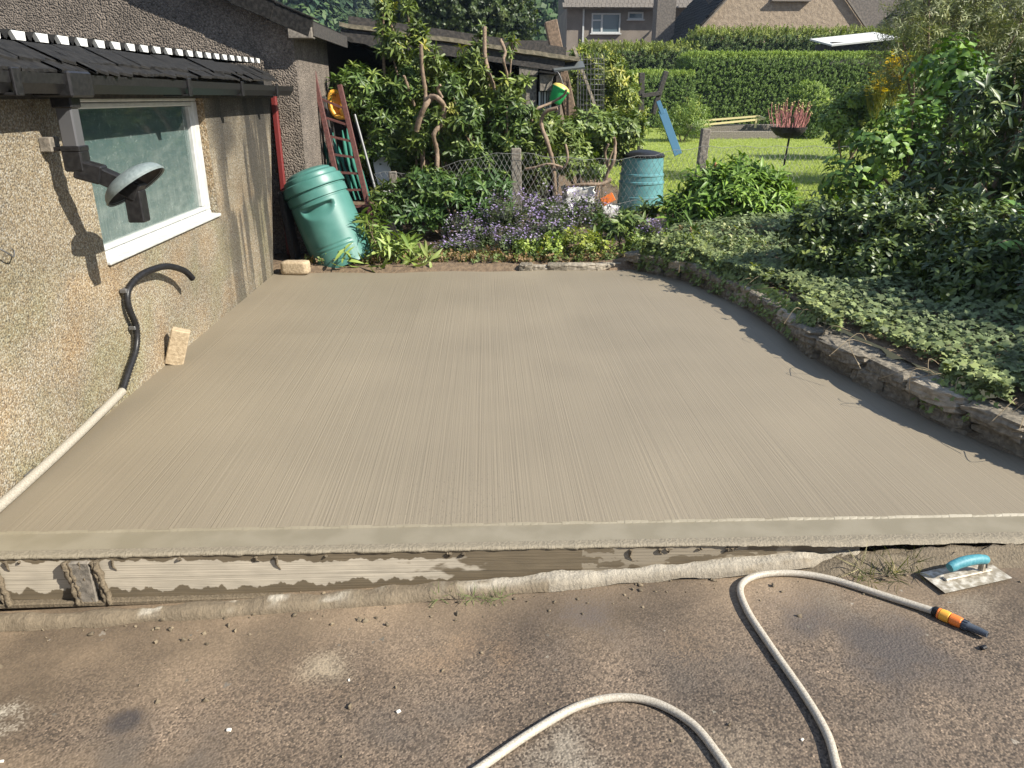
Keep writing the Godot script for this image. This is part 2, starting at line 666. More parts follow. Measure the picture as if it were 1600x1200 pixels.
	mottle(m, 33, Color(0.20, 0.165, 0.11), Color(0.62, 0.58, 0.50), 0.16, 0.02, 0.3, 0.15, 256)
	m = mat("bowl_plastic", lin(0.34, 0.38, 0.36), 0.55)
	mottle(m, 34, Color(0.12, 0.15, 0.147), Color(0.205, 0.24, 0.233), 0.12, 0.02, 0.4, 0.05, 256)
	m = mat("black_plastic", lin(0.025, 0.025, 0.026), 0.38)
	mottle(m, 35, Color(0.008, 0.008, 0.009), Color(0.026, 0.025, 0.025), 0.35, 0.05, 0.4, 0.03, 256)
	m.metallic_specular = 0.35
	m = mat("white_plastic", lin(0.68, 0.69, 0.68), 0.4)
	mottle(m, 36, Color(0.40, 0.41, 0.39), Color(0.53, 0.535, 0.52), 0.5, 0.02, 0.3, 0.0, 256)
	m = mat("dirty_pipe", lin(0.5, 0.46, 0.38), 0.7)
	mottle(m, 37, Color(0.20, 0.175, 0.13), Color(0.46, 0.425, 0.355), 0.10, 0.04, 0.5, 0.2, 256)
	mat("white_sheet", lin(0.58, 0.58, 0.55), 0.6)
	mat("teal_handle", lin(0.02, 0.22, 0.28), 0.55)
	mottle(M.teal_handle, 38, Color(0.015, 0.15, 0.20), Color(0.10, 0.30, 0.33), 0.05, 0.03, 0.5, 0.05, 128)
	mat("orange_plastic", lin(0.72, 0.18, 0.03), 0.4)
	mat("yellow_plastic", lin(0.74, 0.36, 0.04), 0.4)
	mat("bright_green", lin(0.03, 0.42, 0.12), 0.4)
	mat("red_pipe", lin(0.15, 0.02, 0.018), 0.5)
	mat("blue_paint", lin(0.05, 0.15, 0.25), 0.7)
	mat("wire", lin(0.16, 0.16, 0.16), 0.5, 0.6)
	mat("bag", lin(0.62, 0.62, 0.60), 0.5)
	mat("green_net", lin(0.02, 0.14, 0.10), 0.8)
	mat("steel_pole", lin(0.22, 0.22, 0.22), 0.5, 0.4)
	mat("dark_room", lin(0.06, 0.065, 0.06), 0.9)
	mat("pebble_white", lin(0.62, 0.58, 0.5), 0.7)
	var p := mat("pane", Color(0.26, 0.42, 0.42, 0.40), 0.05)
	p.transparency = BaseMaterial3D.TRANSPARENCY_ALPHA
	p = mat("far_pane", Color(0.3, 0.36, 0.38), 0.1)
	var dirt := mat("glass_dirt", Color.WHITE, 0.9)
	var a := big(noise(128, 256, 77, 0.03, FastNoiseLite.TYPE_SIMPLEX_SMOOTH, 4), 256, 512)
	var b := noise(256, 512, 78, 0.45, FastNoiseLite.TYPE_SIMPLEX_SMOOTH, 2).get_data()
	var c := big(noise(256, 16, 79, 0.12, FastNoiseLite.TYPE_SIMPLEX_SMOOTH, 3), 256, 512)
	var out := PackedByteArray(); out.resize(256 * 512 * 4)
	for i in 256 * 512:
		var v := float(i / 256) / 512.0
		var al := 0.06 + 0.20 * v + 0.22 * clampf(a[i] / 255.0 - 0.35, 0, 1) * (0.3 + v) + 0.30 * clampf(c[i] / 255.0 - 0.45, 0, 1) * v
		if b[i] > 215:
			al += 0.4
		out[i * 4] = 150; out[i * 4 + 1] = 160; out[i * 4 + 2] = 152; out[i * 4 + 3] = clampi(int(al * 255), 0, 255)
	for k in 150:
		var cx := rng.randi() % 256
		var cy := rng.randi() % 512
		var ang := rf(0.0, TAU)
		var n := rng.randi() % 18 + 2
		for j in n:
			var ix := clampi(int(cx + cos(ang) * j * 0.6), 0, 255)
			var iy := clampi(int(cy + sin(ang) * j), 0, 511)
			out[(iy * 256 + ix) * 4 + 3] = 150
	dirt.albedo_texture = tex(out, 256, 512, Image.FORMAT_RGBA8)
	dirt.transparency = BaseMaterial3D.TRANSPARENCY_ALPHA
	wall_texture()
	gable_texture()
	slab_texture()
	tarmac_texture()
	board_texture()


func wall_texture() -> void:   # u: 5.1 m from z -2.2 to -7.3, v: 1.6 m from y 1.6 down to 0
	var w := 2048
	var h := 640
	var val := noise(w, h, 5, 0.38, FastNoiseLite.TYPE_CELLULAR).get_data()
	var dist := noise(w, h, 5, 0.38, FastNoiseLite.TYPE_CELLULAR, 1, FastNoiseLite.RETURN_DISTANCE).get_data()
	var low := big(noise(256, 80, 6, 0.018, FastNoiseLite.TYPE_SIMPLEX_SMOOTH, 4), w, h)
	var low2 := big(noise(256, 80, 8, 0.03, FastNoiseLite.TYPE_SIMPLEX_SMOOTH, 4), w, h)
	var run := big(noise(512, 12, 7, 0.045, FastNoiseLite.TYPE_SIMPLEX_SMOOTH, 4), w, h)
	var pal := [Color(0.50, 0.41, 0.27), Color(0.62, 0.53, 0.38), Color(0.36, 0.27, 0.16), Color(0.44, 0.36, 0.24), Color(0.54, 0.43, 0.26), Color(0.28, 0.23, 0.16), Color(0.68, 0.61, 0.48), Color(0.42, 0.31, 0.18)]
	var rgb := PackedByteArray(); rgb.resize(w * h * 3)
	var hg := PackedByteArray(); hg.resize(w * h)
	var lut := PackedByteArray(); lut.resize(1025)
	for i in 1025:
		lut[i] = byte(i / 1024.0)
	for y in h:
		var v := float(y) / h
		for x in w:
			var i := y * w + x
			var z := -2.2 - 5.1 * x / w
			var d := dist[i] / 255.0
			hg[i] = clampi(int(255 - d * 300.0), 0, 255)
			var c: Color = pal[val[i] & 7]
			var l := low[i] / 255.0
			var k := (0.16 + 0.68 * (1.0 - d)) * (0.56 + 0.5 * l)
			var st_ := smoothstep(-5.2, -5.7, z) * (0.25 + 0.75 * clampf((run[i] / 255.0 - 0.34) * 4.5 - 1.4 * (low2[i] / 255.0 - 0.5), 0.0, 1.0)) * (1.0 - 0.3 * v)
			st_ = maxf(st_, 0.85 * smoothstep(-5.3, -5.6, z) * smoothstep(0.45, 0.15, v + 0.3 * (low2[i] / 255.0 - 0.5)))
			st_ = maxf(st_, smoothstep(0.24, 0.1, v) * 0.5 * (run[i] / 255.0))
			var g := clampf((low2[i] / 255.0 - 0.5) * 3.0, 0.0, 1.0) * 0.5 * smoothstep(0.35, 0.6, v)
			var gr := clampf((0.5 - low2[i] / 255.0) * 3.0, 0.0, 1.0) * 0.45 * smoothstep(0.35, 0.65, v) * 1.3
			var r := lerpf(c.r * k * 0.93, c.r * k * 0.98 + 0.015, g)
			var gg := lerpf(c.g * k * 0.95, c.g * k * 0.84, g)
			var bb := lerpf(c.b * k * 0.98, c.b * k * 0.62, g)
			r = lerpf(r, r * 0.78, gr); gg = lerpf(gg, gg * 0.85, gr); bb = lerpf(bb, bb * 0.65, gr)
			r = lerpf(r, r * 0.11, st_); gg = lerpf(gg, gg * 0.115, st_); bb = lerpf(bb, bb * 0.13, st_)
			rgb[i * 3] = lut[clampi(int(r * 1024), 0, 1024)]
			rgb[i * 3 + 1] = lut[clampi(int(gg * 1024), 0, 1024)]
			rgb[i * 3 + 2] = lut[clampi(int(bb * 1024), 0, 1024)]
	var m := mat("pebbledash", Color.WHITE, 0.9)
	m.albedo_texture = tex(rgb, w, h)
	m.heightmap_enabled = true
	m.heightmap_texture = tex(hg, w, h, Image.FORMAT_L8)
	m.heightmap_scale = 0.5


func gable_texture() -> void:
	var n := 768
	var val := noise(n, n, 15, 0.17, FastNoiseLite.TYPE_CELLULAR).get_data()
	var dist := noise(n, n, 15, 0.17, FastNoiseLite.TYPE_CELLULAR, 1, FastNoiseLite.RETURN_DISTANCE).get_data()
	var low := noise(n, n, 16, 0.008, FastNoiseLite.TYPE_SIMPLEX_SMOOTH, 4).get_data()
	var rgb := PackedByteArray(); rgb.resize(n * n * 3)
	var hg := PackedByteArray(); hg.resize(n * n)
	for i in n * n:
		var d := dist[i] / 255.0
		hg[i] = clampi(int(255 - d * 300.0), 0, 255)
		var k := (0.5 + 0.6 * (1.0 - d)) * (0.75 + 0.5 * low[i] / 255.0) * (0.65 + 0.7 * (val[i] / 255.0))
		rgb[i * 3] = byte(0.165 * k); rgb[i * 3 + 1] = byte(0.137 * k); rgb[i * 3 + 2] = byte(0.110 * k)
	var m := mat("dark_pebbledash", Color.WHITE, 0.95)
	m.albedo_texture = tex(rgb, n, n)
	m.heightmap_enabled = true
	m.heightmap_texture = tex(hg, n, n, Image.FORMAT_L8)
	m.heightmap_scale = 1.0
	triplanar(m, 1.0 / 1.9)


func slab_texture() -> void:   # u: 4.6 m from x -2, v: 4.9 m from z -7
	var w := 2048
	var h := 640
	var s1 := big(noise(w, 4, 41, 0.24, FastNoiseLite.TYPE_SIMPLEX_SMOOTH, 2), w, h)
	var s2 := big(noise(w, 5, 42, 0.05, FastNoiseLite.TYPE_SIMPLEX_SMOOTH, 3), w, h)
	var s3 := big(noise(w, 9, 48, 0.36, FastNoiseLite.TYPE_SIMPLEX_SMOOTH, 1), w, h)
	var low := big(noise(256, 256, 43, 0.012, FastNoiseLite.TYPE_SIMPLEX_SMOOTH, 4), w, h)
	var fine := noise(w, h, 44, 0.4, FastNoiseLite.TYPE_SIMPLEX_SMOOTH, 2).get_data()
	var rgb := PackedByteArray(); rgb.resize(w * h * 3)
	var hg := PackedByteArray(); hg.resize(w * h)
	var lut := PackedByteArray(); lut.resize(1025)
	for i in 1025:
		lut[i] = byte(i / 1024.0)
	for y in h:
		var z := -7.0 + 4.9 * y / h
		for x in w:
			var i := y * w + x
			var px := -2.0 + 4.6 * x / w
			var edge := smoothstep(-1.78, -1.70, px) * (0.6 + 0.4 * smoothstep(-6.4, -6.0, z))
			var l := low[i] / 255.0
			var a := (s1[i] * 0.5 + s3[i] * 0.5) / 255.0
			var amp := edge * clampf(0.55 + 0.8 * (s2[i] / 255.0), 0.0, 1.6)
			var streak := (a - 0.5) * amp
			var f := fine[i] / 255.0
			hg[i] = clampi(int(128 + streak * 170.0 + (f - 0.5) * 26.0), 0, 255)
			var k := 1.0 + streak * 0.20 + (l - 0.5) * 0.20 + (f - 0.5) * 0.10
			# the part nearest the house was trowelled later and is still wetter
			var wet := smoothstep(-0.48, -0.52, px + 0.10 * (l - 0.5)) * smoothstep(-4.75, -4.8, z + 0.02 * (a - 0.5)) * 0.5
			wet = maxf(wet, 0.9 * smoothstep(-1.68, -1.76, px))
			k *= 1.0 - 0.10 * wet
			if px > -0.35 and px < 0.15 and z > -3.0 and f > 0.90 - 0.10 * smoothstep(0.4, 0.0, absf(px + 0.14)) * smoothstep(-3.0, -2.6, z):
				k *= 0.62
			elif f > 0.95:
				k *= 0.8
			rgb[i * 3] = lut[clampi(int(0.206 * k * 1024), 0, 1024)]
			rgb[i * 3 + 1] = lut[clampi(int(0.172 * k * 1024), 0, 1024)]
			rgb[i * 3 + 2] = lut[clampi(int(0.120 * k * 1024), 0, 1024)]
	var m := mat("brushed_concrete", Color.WHITE, 0.62)
	m.albedo_texture = tex(rgb, w, h)
	m.heightmap_enabled = true
	m.heightmap_texture = tex(hg, w, h, Image.FORMAT_L8)
	m.heightmap_scale = 0.3


func tarmac_texture() -> void:   # 4.6 m x 2.3 m from x -2.3, z -2.3
	var w := 2048
	var h := 1024
	var val := noise(w, h, 51, 0.42, FastNoiseLite.TYPE_CELLULAR).get_data()
	var dist := noise(w, h, 51, 0.42, FastNoiseLite.TYPE_CELLULAR, 1, FastNoiseLite.RETURN_DISTANCE).get_data()
	var low := big(noise(512, 256, 52, 0.012, FastNoiseLite.TYPE_SIMPLEX_SMOOTH, 5), w, h)
	var mid := big(noise(512, 256, 53, 0.03, FastNoiseLite.TYPE_SIMPLEX_SMOOTH, 4), w, h)
	var mud := big(noise(512, 256, 54, 0.008, FastNoiseLite.TYPE_SIMPLEX_SMOOTH, 4), w, h)
	var rgb := PackedByteArray(); rgb.resize(w * h * 3)
	var hg := PackedByteArray(); hg.resize(w * h)
	var lut := PackedByteArray(); lut.resize(1025)
	for i in 1025:
		lut[i] = byte(i / 1024.0)
	# stains: x, z, radius, colour, strength
	var spots := [[-0.50, -1.85, 0.15, Color(0.40, 0.335, 0.235), 0.6], [-1.42, -1.75, 0.17, Color(0.55, 0.50, 0.40), 0.8], [-0.05, -1.87, 0.30, Color(0.20, 0.12, 0.06), 0.45], [-0.62, -1.72, 0.5, Color(0.19, 0.12, 0.065), 0.35], [-1.02, -1.68, 0.09, Color(0.035, 0.03, 0.03), 0.9], [0.30, -1.95, 0.32, Color(0.07, 0.06, 0.055), 0.65], [-0.9, -1.52, 0.35, Color(0.09, 0.075, 0.06), 0.7], [-0.2, -1.58, 0.35, Color(0.09, 0.075, 0.06), 0.6], [1.1, -1.80, 0.45, Color(0.06, 0.052, 0.048), 0.8], [0.6, -1.75, 0.35, Color(0.085, 0.07, 0.055), 0.6], [0.15, -1.45, 0.28, Color(0.36, 0.32, 0.25), 0.55], [0.55, -1.42, 0.3, Color(0.22, 0.18, 0.13), 0.5], [1.0, -1.45, 0.3, Color(0.11, 0.09, 0.07), 0.5], [1.2, -2.02, 0.2, Color(0.2, 0.16, 0.11), 0.6], [0.62, -1.86, 0.2, Color(0.20, 0.125, 0.06), 0.4], [1.5, -1.95, 0.2, Color(0.2, 0.165, 0.12), 0.6]]
	for y in h:
		var z := -2.3 + 2.3 * y / h
		for x in w:
			var i := y * w + x
			var px := -2.3 + 4.6 * x / w
			var d := dist[i] / 255.0
			var l := low[i] / 255.0
			var mm := mid[i] / 255.0
			var g := val[i] / 255.0
			# trodden mud fills the stones near the kerb and on the left
			var fill := clampf(smoothstep(-1.65, -2.1, z + 0.30 * (mud[i] / 255.0 - 0.5)) * 1.0 + smoothstep(-0.2, -1.5, px) * 0.75 * smoothstep(0.30, 0.6, mud[i] / 255.0), 0.0, 1.0)
			hg[i] = clampi(int((255 - d * 300.0) * (0.25 + 0.75 * g) * (1.0 - 0.55 * fill) + 70.0 * fill + (mm - 0.5) * 60.0), 0, 255)
			var k := 0.35 + g * 1.25
			if val[i] > 252:
				k = 2.4
			var r := 0.121 * k
			var gg := 0.089 * k
			var b := 0.061 * k
			var kk := 0.75 + 0.5 * mm + 0.22 * (g - 0.5)
			r = lerpf(r, 0.161 * kk, fill * 0.8); gg = lerpf(gg, 0.117 * kk, fill * 0.8); b = lerpf(b, 0.074 * kk, fill * 0.8)
			k = 0.48 + 1.0 * l
			r *= k; gg *= k; b *= k
			for s in spots:
				var dx: float = px - s[0]
				var dz: float = z - s[1]
				var rr: float = s[2]
				if absf(dx) < rr and absf(dz) < rr:
					var q: float = clampf((1.0 - sqrt(dx * dx + dz * dz * 1.6) / rr) * 1.3, 0, 1) * clampf(mm * 2.4 - 0.45, 0.0, 1.2) * s[4]
					q = clampf(smoothstep(0.05, 0.95, q + (g - 0.5) * 0.45 * minf(1.0, q * 5.0)) * s[4], 0.0, 0.85)
					var c: Color = s[3]
					r = lerpf(r, c.r, q); gg = lerpf(gg, c.g, q); b = lerpf(b, c.b, q)
			rgb[i * 3] = lut[clampi(int(r * 1024), 0, 1024)]
			rgb[i * 3 + 1] = lut[clampi(int(gg * 1024), 0, 1024)]
			rgb[i * 3 + 2] = lut[clampi(int(b * 1024), 0, 1024)]
	# hard-edged cement splashes, most of them near the kerb
	for k in 130:
		var cx := rng.randi() % w
		var cy := int(h * (0.10 + 0.62 * pow(rng.randf(), 1.4)))
		var rad := rf(0.8, 2.2) if k % 8 else rf(2.2, 4.5)
		var ph := rf(0, TAU)
		var lift := rf(0.11, 0.24)
		for dy in range(-12, 13):
			for dx in range(-12, 13):
				var an := atan2(dy, dx)
				if sqrt(dx * dx + dy * dy) < rad * (1.0 + 0.35 * sin(an * 3.0 + ph) + 0.2 * sin(an * 5.0 - ph)):
					var i := clampi(cy + dy, 0, h - 1) * w + posmod(cx + dx, w)
					rgb[i * 3] = lut[int(lift * 1024)]
					rgb[i * 3 + 1] = lut[int(lift * 0.86 * 1024)]
					rgb[i * 3 + 2] = lut[int(lift * 0.66 * 1024)]
	var m := mat("tarmac", Color.WHITE, 0.8)
	m.albedo_texture = tex(rgb, w, h)
	m.heightmap_enabled = true
	m.heightmap_texture = tex(hg, w, h, Image.FORMAT_L8)
	m.heightmap_scale = 0.27


func board_texture() -> void:   # u: x from -2 to 1.3, v: from the top edge down
	var w := 1024
	var h := 128
	var grain := big(noise(14, h, 61, 0.35, FastNoiseLite.TYPE_SIMPLEX_SMOOTH, 3), w, h)
	var low := noise(w, h, 62, 0.02, FastNoiseLite.TYPE_SIMPLEX_SMOOTH, 5).get_data()
	var edge := big(noise(w, 2, 63, 0.05, FastNoiseLite.TYPE_SIMPLEX_SMOOTH, 6), w, h)
	var rgb := PackedByteArray(); rgb.resize(w * h * 3)
	for y in h:
		var v := float(y) / h
		for x in w:
			var i := y * w + x
			var px := -2.0 + 3.3 * x / w
			var e := edge[i] / 255.0
			var top := 0.03 + 0.14 * e + 0.10 * smoothstep(-1.2, -0.6, px)
			var foot := 0.80 - 0.10 * smoothstep(-1.1, -0.2, px) + 0.24 * (e - 0.5)
			var dry := smoothstep(top, top + 0.02, v) * smoothstep(foot, foot - 0.02, v) * (1.0 - smoothstep(-0.20, -0.10, px + 0.5 * (low[i] / 255.0 - 0.5)))
			if px > 0.32 and low[i] > 120:
				dry = maxf(dry, 0.35)
			var gk := 0.84 + 0.28 * grain[i] / 255.0 - (0.25 if absf(v - 0.52 - 0.01 * sin(px * 3.0)) < 0.012 else 0.0)
			var lk := 0.85 + 0.3 * low[i] / 255.0
			rgb[i * 3] = byte(lerpf(0.125, 0.41, dry) * gk * lk)
			rgb[i * 3 + 1] = byte(lerpf(0.097, 0.36, dry) * gk * lk)
			rgb[i * 3 + 2] = byte(lerpf(0.060, 0.28, dry) * gk * lk)
	var m := mat("board", Color.WHITE, 0.8)
	m.albedo_texture = tex(rgb, w, h)
	m.heightmap_enabled = true
	m.heightmap_texture = tex(grain, w, h, Image.FORMAT_L8)
	m.heightmap_scale = 0.1


func sprigs() -> void:
	sprig("rhodo", whorl(12, 0.12, -15, 60), 0.125, 0.031, 0.35, 0.3, 3, 0.12)
	sprig("rhodo_b", whorl(10, 0.12, -35, 40), 0.12, 0.03, 0.3, 0.4, 3, 0.12)
	sprig("broad", whorl(9, 0.1, 0, 55, 0.08), 0.075, 0.034, 0.3, 0.3, 3, 0.1)
	sprig("small", spray(12, 0.10, 10, 60), 0.045, 0.022, 0.3, 0.2, 2)
	sprig("hedge", spray(14, 0.10, 10, 70), 0.042, 0.024, 0.2, 0.2, 2)
	sprig("obovate", whorl(8, 0.06, 5, 60, 0.05), 0.058, 0.026, 0.3, 0.25, 3, 0.05, 0.6)
	sprig("heart", spray(8, 0.22, -25, 30), 0.10, 0.072, 0.25, 0.35, 3, 0.06, 0.32)
	sprig("willow", spray(14, 0.22, 20, 60), 0.085, 0.014, 0.2, 0.4, 2, 0.05)
	sprig("peony", whorl(11, 0.16, 0, 65, 0.12), 0.15, 0.038, 0.35, 0.5, 3, 0.15)
	sprig("cut", spray(9, 0.20, -10, 50), 0.16, 0.034, 0.3, 0.4, 3, 0.12)
	sprig("ivy", [Transform3D(Basis(), Vector3.ZERO)], 0.026, 0, 0, 0, 3, 0.0, 0.4, true)
	sprig("ivy_sprig", spray(7, 0.08, -10, 60), 0.022, 0, 0, 0, 3, 0.03, 0.4, true)
	sprig("tree", spray(22, 0.6, 0, 70), 0.22, 0.15, 0.3, 0.3, 2)
	sprig("lime", spray(12, 0.09, 0, 60), 0.035, 0.026, 0.2, 0.2, 2)
	sprig("blade", whorl(8, 0.2, 40, 80), 0.26, 0.022, 0.4, 0.55, 4, 0.0, 0.3)
	sprig("grass", whorl(9, 0.05, 45, 85), 0.05, 0.004, 0.2, 0.5, 2, 0.0, 0.3)
	sprig("rough_grass", whorl(12, 0.1, 20, 80), 0.11, 0.004, 0.2, 0.7, 3, 0.0, 0.3)
	# bellflower: small five-petalled stars on thin stems
	var s := st()
	for k in 7:
		var p := Vector3(rf(-0.06, 0.06), rf(0.02, 0.12), rf(-0.06, 0.06))
		s.set_color(Color(0.25, 0.35, 0.15))
		tube(s, [Vector3(p.x * 0.3, -0.06, p.z * 0.3), p], 0.0012, 3, false)
		var v := rf(0.8, 1.25)
		s.set_color(Color(v, v, v))
		var b := aim(Vector3(rf(-0.7, 0.7), 1, rf(-0.7, 0.7)), rf(0, 6))
		for j in 5:
			leaf(s, Transform3D(b * Basis(Vector3.UP, TAU * j / 5.0) * Basis(Vector3.RIGHT, -0.35), p), 0.017, 0.010, 0.2, 0.2, 2)
	SP["bell"] = {"mesh": done(s), "places": [], "leaf": null}


func grounds() -> void:
	# tarmac
	var s := st()
	var xs := [-14.0, -3.0, 3.0, 14.0]
	for i in 3:
		var x0: float = xs[i]
		var x1: float = xs[i + 1]
		var p := [Vector3(x0, tarmac_y(x0), -2.42), Vector3(x1, tarmac_y(x1), -2.42), Vector3(x1, tarmac_y(x1), 9.0), Vector3(x0, tarmac_y(x0), 9.0)]
		var uv := []
		for v in p:
			uv.append(Vector2((v.x + 2.3) / 4.6, (v.z + 2.3) / 2.3))
		uvq(s, p, uv, Vector3.UP)
	tag(obj("tarmac_yard", s, M.tarmac), "worn brown tarmac yard in front of the new concrete, stained and gritty", "ground", "", "structure")
	# soil of the beds and the garden, to the foot of the hill
	s = st()
	var zs := []
	for i in 27:
		zs.append(-1.6 - i * 0.2)
	var bed_rows := zs.size()
	zs.append(-6.60)
	for i in 40:
		zs.append(-6.75 - pow(i / 39.0, 1.6) * 50.0)
	for i in zs.size() - 1:
		if i == bed_rows - 1:
			continue
		for j in 40:
			var p := []
			for e in [[i, j], [i, j + 1], [i + 1, j + 1], [i + 1, j]]:
				var z: float = zs[e[0]]
				var bed := i < bed_rows
				var x0: float = wall_x(z) + 0.10 if bed else -12.0
				var x: float = lerpf(x0, 34.0, pow(e[1] / 40.0, 2.0)) if bed else (lerpf(-12.0, 4.0, e[1] / 32.0) if e[1] <= 32 else lerpf(4.0, 34.0, (e[1] - 32) / 8.0))
				var yy := ground_y(x, z)
				if not bed and z > -6.7:
					yy = -0.03 if x < 1.25 else -0.2
				p.append(Vector3(x, yy + (0.015 * sin(x * 9.0) * sin(z * 11.0) if z > -12.0 else 0.0), z))
			q4(s, p[0], p[1], p[2], p[3], Vector3.UP)
	tag(obj("garden_soil", s, M.soil), "bare brown garden soil between the border plants", "ground", "", "structure")
	# lawn sheet just above
	s = st()
	for i in 24:
		for j in 24:
			var p := []
			for e in [[i, j], [i, j + 1], [i + 1, j + 1], [i + 1, j]]:
				var z: float = -8.7 - 14.9 * e[0] / 24.0
				var x: float = lerpf(1.9 + 0.2 * sin(z), 22.0, pow(e[1] / 24.0, 1.3))
				p.append(Vector3(x, ground_y(x, z) + 0.03, z))
			q4(s, p[0], p[1], p[2], p[3], Vector3.UP)
	tag(obj("lawn", s, M.lawn_soil), "sunny mown lawn behind the wire fence", "lawn", "", "structure")
	var xfs := []
	var cols := []
	for i in 22000:
		var z := -8.6 - 14.8 * pow(rng.randf(), 1.3)
		var x := rf(1.9, 4.0 + (-z - 8.0) * 0.62)
		xfs.append(Transform3D(Basis(Vector3.UP, rf(0, TAU)).scaled_local(Vector3.ONE * rf(0.7, 1.3)), Vector3(x, ground_y(x, z) + 0.025, z)))
		var t := rng.randf()
		cols.append(Color(0.28 + 0.16 * t, 0.36 + 0.14 * t, 0.055 + 0.03 * t))
	var g := multi("lawn_grass", SP.grass.mesh, M.matt_leaf, xfs, cols, null)
	tag(g, "short yellow-green grass blades of the sunny lawn", "grass", "", "stuff")


func concrete() -> void:
	# freshly laid slab with broom marks
	var poly := PackedVector2Array([Vector2(-1.862, -2.385), Vector2(-1.862, -6.60)])
	for i in 12:
		poly.append(Vector2(-1.6 + 2.9 * i / 11.0, -6.60 - 0.03 * sin(i * 1.7) - 0.06 * smoothstep(0, 11, i)))
	for i in range(1, 8):
		poly.append(wall_curve[i] + Vector2(0.08, 0.0))
	poly[poly.size() - 1] = Vector2(2.60, -2.385)
	var s := st()
	var idx := Geometry2D.triangulate_polygon(poly)
	for i in range(0, idx.size(), 3):
		var p := []
		for k in 3:
			var v := poly[idx[i + k]]
			p.append(Vector3(v.x, 0, v.y))
		var n: Vector3 = (p[1] - p[0]).cross(p[2] - p[0])
		for k in ([0, 1, 2] if n.y < 0 else [0, 2, 1]):
			s.set_uv(Vector2((p[k].x + 2.0) / 4.6, (p[k].z + 7.0) / 4.9))
			s.add_vertex(p[k])
	var slab := obj("concrete_slab", s, M.brushed_concrete)
	tag(slab, "fresh pale brown concrete slab with straight broom marks", "concrete slab", "", "structure")
	# the smooth trowelled band along the front edge
	s = st()
	s.set_smooth_group(-1)
	var n := 160
	for i in n:
		var x0 := -1.95 + 4.6 * i / n
		var x1 := -1.95 + 4.6 * (i + 1) / n
		q4(s, Vector3(x0, -0.005, -2.40), Vector3(x1, -0.005, -2.40), Vector3(x1, -0.005, -2.26), Vector3(x0, -0.005, -2.26), Vector3.UP)
		var h0 := 0.001 + 0.0012 * sin(i * 0.9) + rf(0, 0.0015)
		q4(s, Vector3(x0, -0.006, -2.379 + rf(0, 0.003)), Vector3(x1, -0.006, -2.379), Vector3(x1, h0, -2.387), Vector3(x0, h0, -2.387), Vector3(0, 0.3, 1))
	obj("trowelled_band", s, M.band, slab)
	# rough lip that hangs over the board
	s = st()
	s.set_smooth_group(0)
	var fn := FastNoiseLite.new()
	fn.seed = 9
	fn.frequency = 9.0
	fn.fractal_octaves = 4
	var rows := []
	for i in 521:
		var x := -1.98 + 4.6 * i / 520.0
		var a := fn.get_noise_2d(x, 0.0)
		var b := fn.get_noise_2d(x * 2.5, 5.0)
		var out := -2.230 + 0.006 * a + (0.022 * smoothstep(0.5, 1.4, x) * (1.0 + 0.6 * fn.get_noise_1d(x * 0.25)))
		rows.append([Vector3(x, -0.004, -2.272), Vector3(x, -0.002 + 0.003 * b, -2.245), Vector3(x, -0.004 + 0.002 * a, out - 0.002), Vector3(x, -0.009 - 0.003 * b, out + 0.001), Vector3(x, -0.012 - 0.010 * absf(b) - 0.012 * maxf(0.0, a), -2.2335), Vector3(x, -0.02, -2.246)])
	for i in 520:
		for k in 5:
			var o := Vector3(0, 1, 0.2) if k < 2 else (Vector3(0, 0.4, 1) if k < 4 else Vector3(0, -1, 0.3))
			q4(s, rows[i][k], rows[i + 1][k], rows[i + 1][k + 1], rows[i][k + 1], o)
	obj("front_lip", s, M.wet_lip, slab)
	# shuttering board
	var t := thing("shuttering_board", "long pale timber shuttering board holding the slab's front edge, wet along its foot", "board", Vector3(-0.35, -0.1, -2.25))
	s = st()
	s.set_smooth_group(-1)
	var top := -0.008
	var o := t.position
	var f := [Vector3(-2.0, top, -2.235), Vector3(1.3, top, -2.235), Vector3(1.3, -0.178, -2.235), Vector3(-2.0, -0.178, -2.235)]
	var g := [Vector3(-2.0, top, -2.26), Vector3(1.3, top, -2.26), Vector3(1.3, -0.178, -2.26), Vector3(-2.0, -0.178, -2.26)]
	for i in 4:
		f[i] -= o; g[i] -= o
	var uv := [Vector2(0, 0), Vector2(1, 0), Vector2(1, 1), Vector2(0, 1)]
	uvq(s, f, uv, Vector3(0, 0, 1))
	uvq(s, [f[0], f[1], g[1], g[0]], [Vector2(0, 0), Vector2(1, 0), Vector2(1, 0.05), Vector2(0, 0.05)], Vector3.UP)
	uvq(s, [f[3], f[2], g[2], g[3]], [Vector2(0, 1), Vector2(1, 1), Vector2(1, 0.95), Vector2(0, 0.95)], Vector3.DOWN)
	obj("plank", s, M.board, t)
	s = st()
	bar(s, Vector3(-1.98, -0.192, -2.225) - o, Vector3(-0.72, -0.18, -2.228) - o, 0.03, 0.018, Vector3.UP, 0.003)
	obj("lower_batten", s, M.mud, t)
	s = st()
	bx(s, Vector3(-1.39, -0.10, -2.222) - o, Vector3(0.07, 0.16, 0.018), Basis.IDENTITY, 0.003)
	obj("peg", s, M.old_wood, t)
	s = st()
	bx(s, Vector3(-1.72, -0.10, -2.222) - o, Vector3(0.05, 0.16, 0.018), Basis.IDENTITY, 0.003)
	obj("peg", s, M.mud, t)
	s = st()
	for c in [[-1.44, 0.011], [-1.425, 0.008], [-1.335, 0.011], [-1.348, 0.007], [-1.675, 0.010], [-1.39, 0.005], [-1.69, 0.008]]:
		var pts := []
		for k in 16:
			pts.append(Vector3(c[0] + 0.022 * k / 15.0 + rf(-0.003, 0.003), -0.02 - 0.165 * k / 15.0, -2.218 + rf(-0.003, 0.003)) - o)
		tube(s, pts, c[1], 6, true, 0.35)
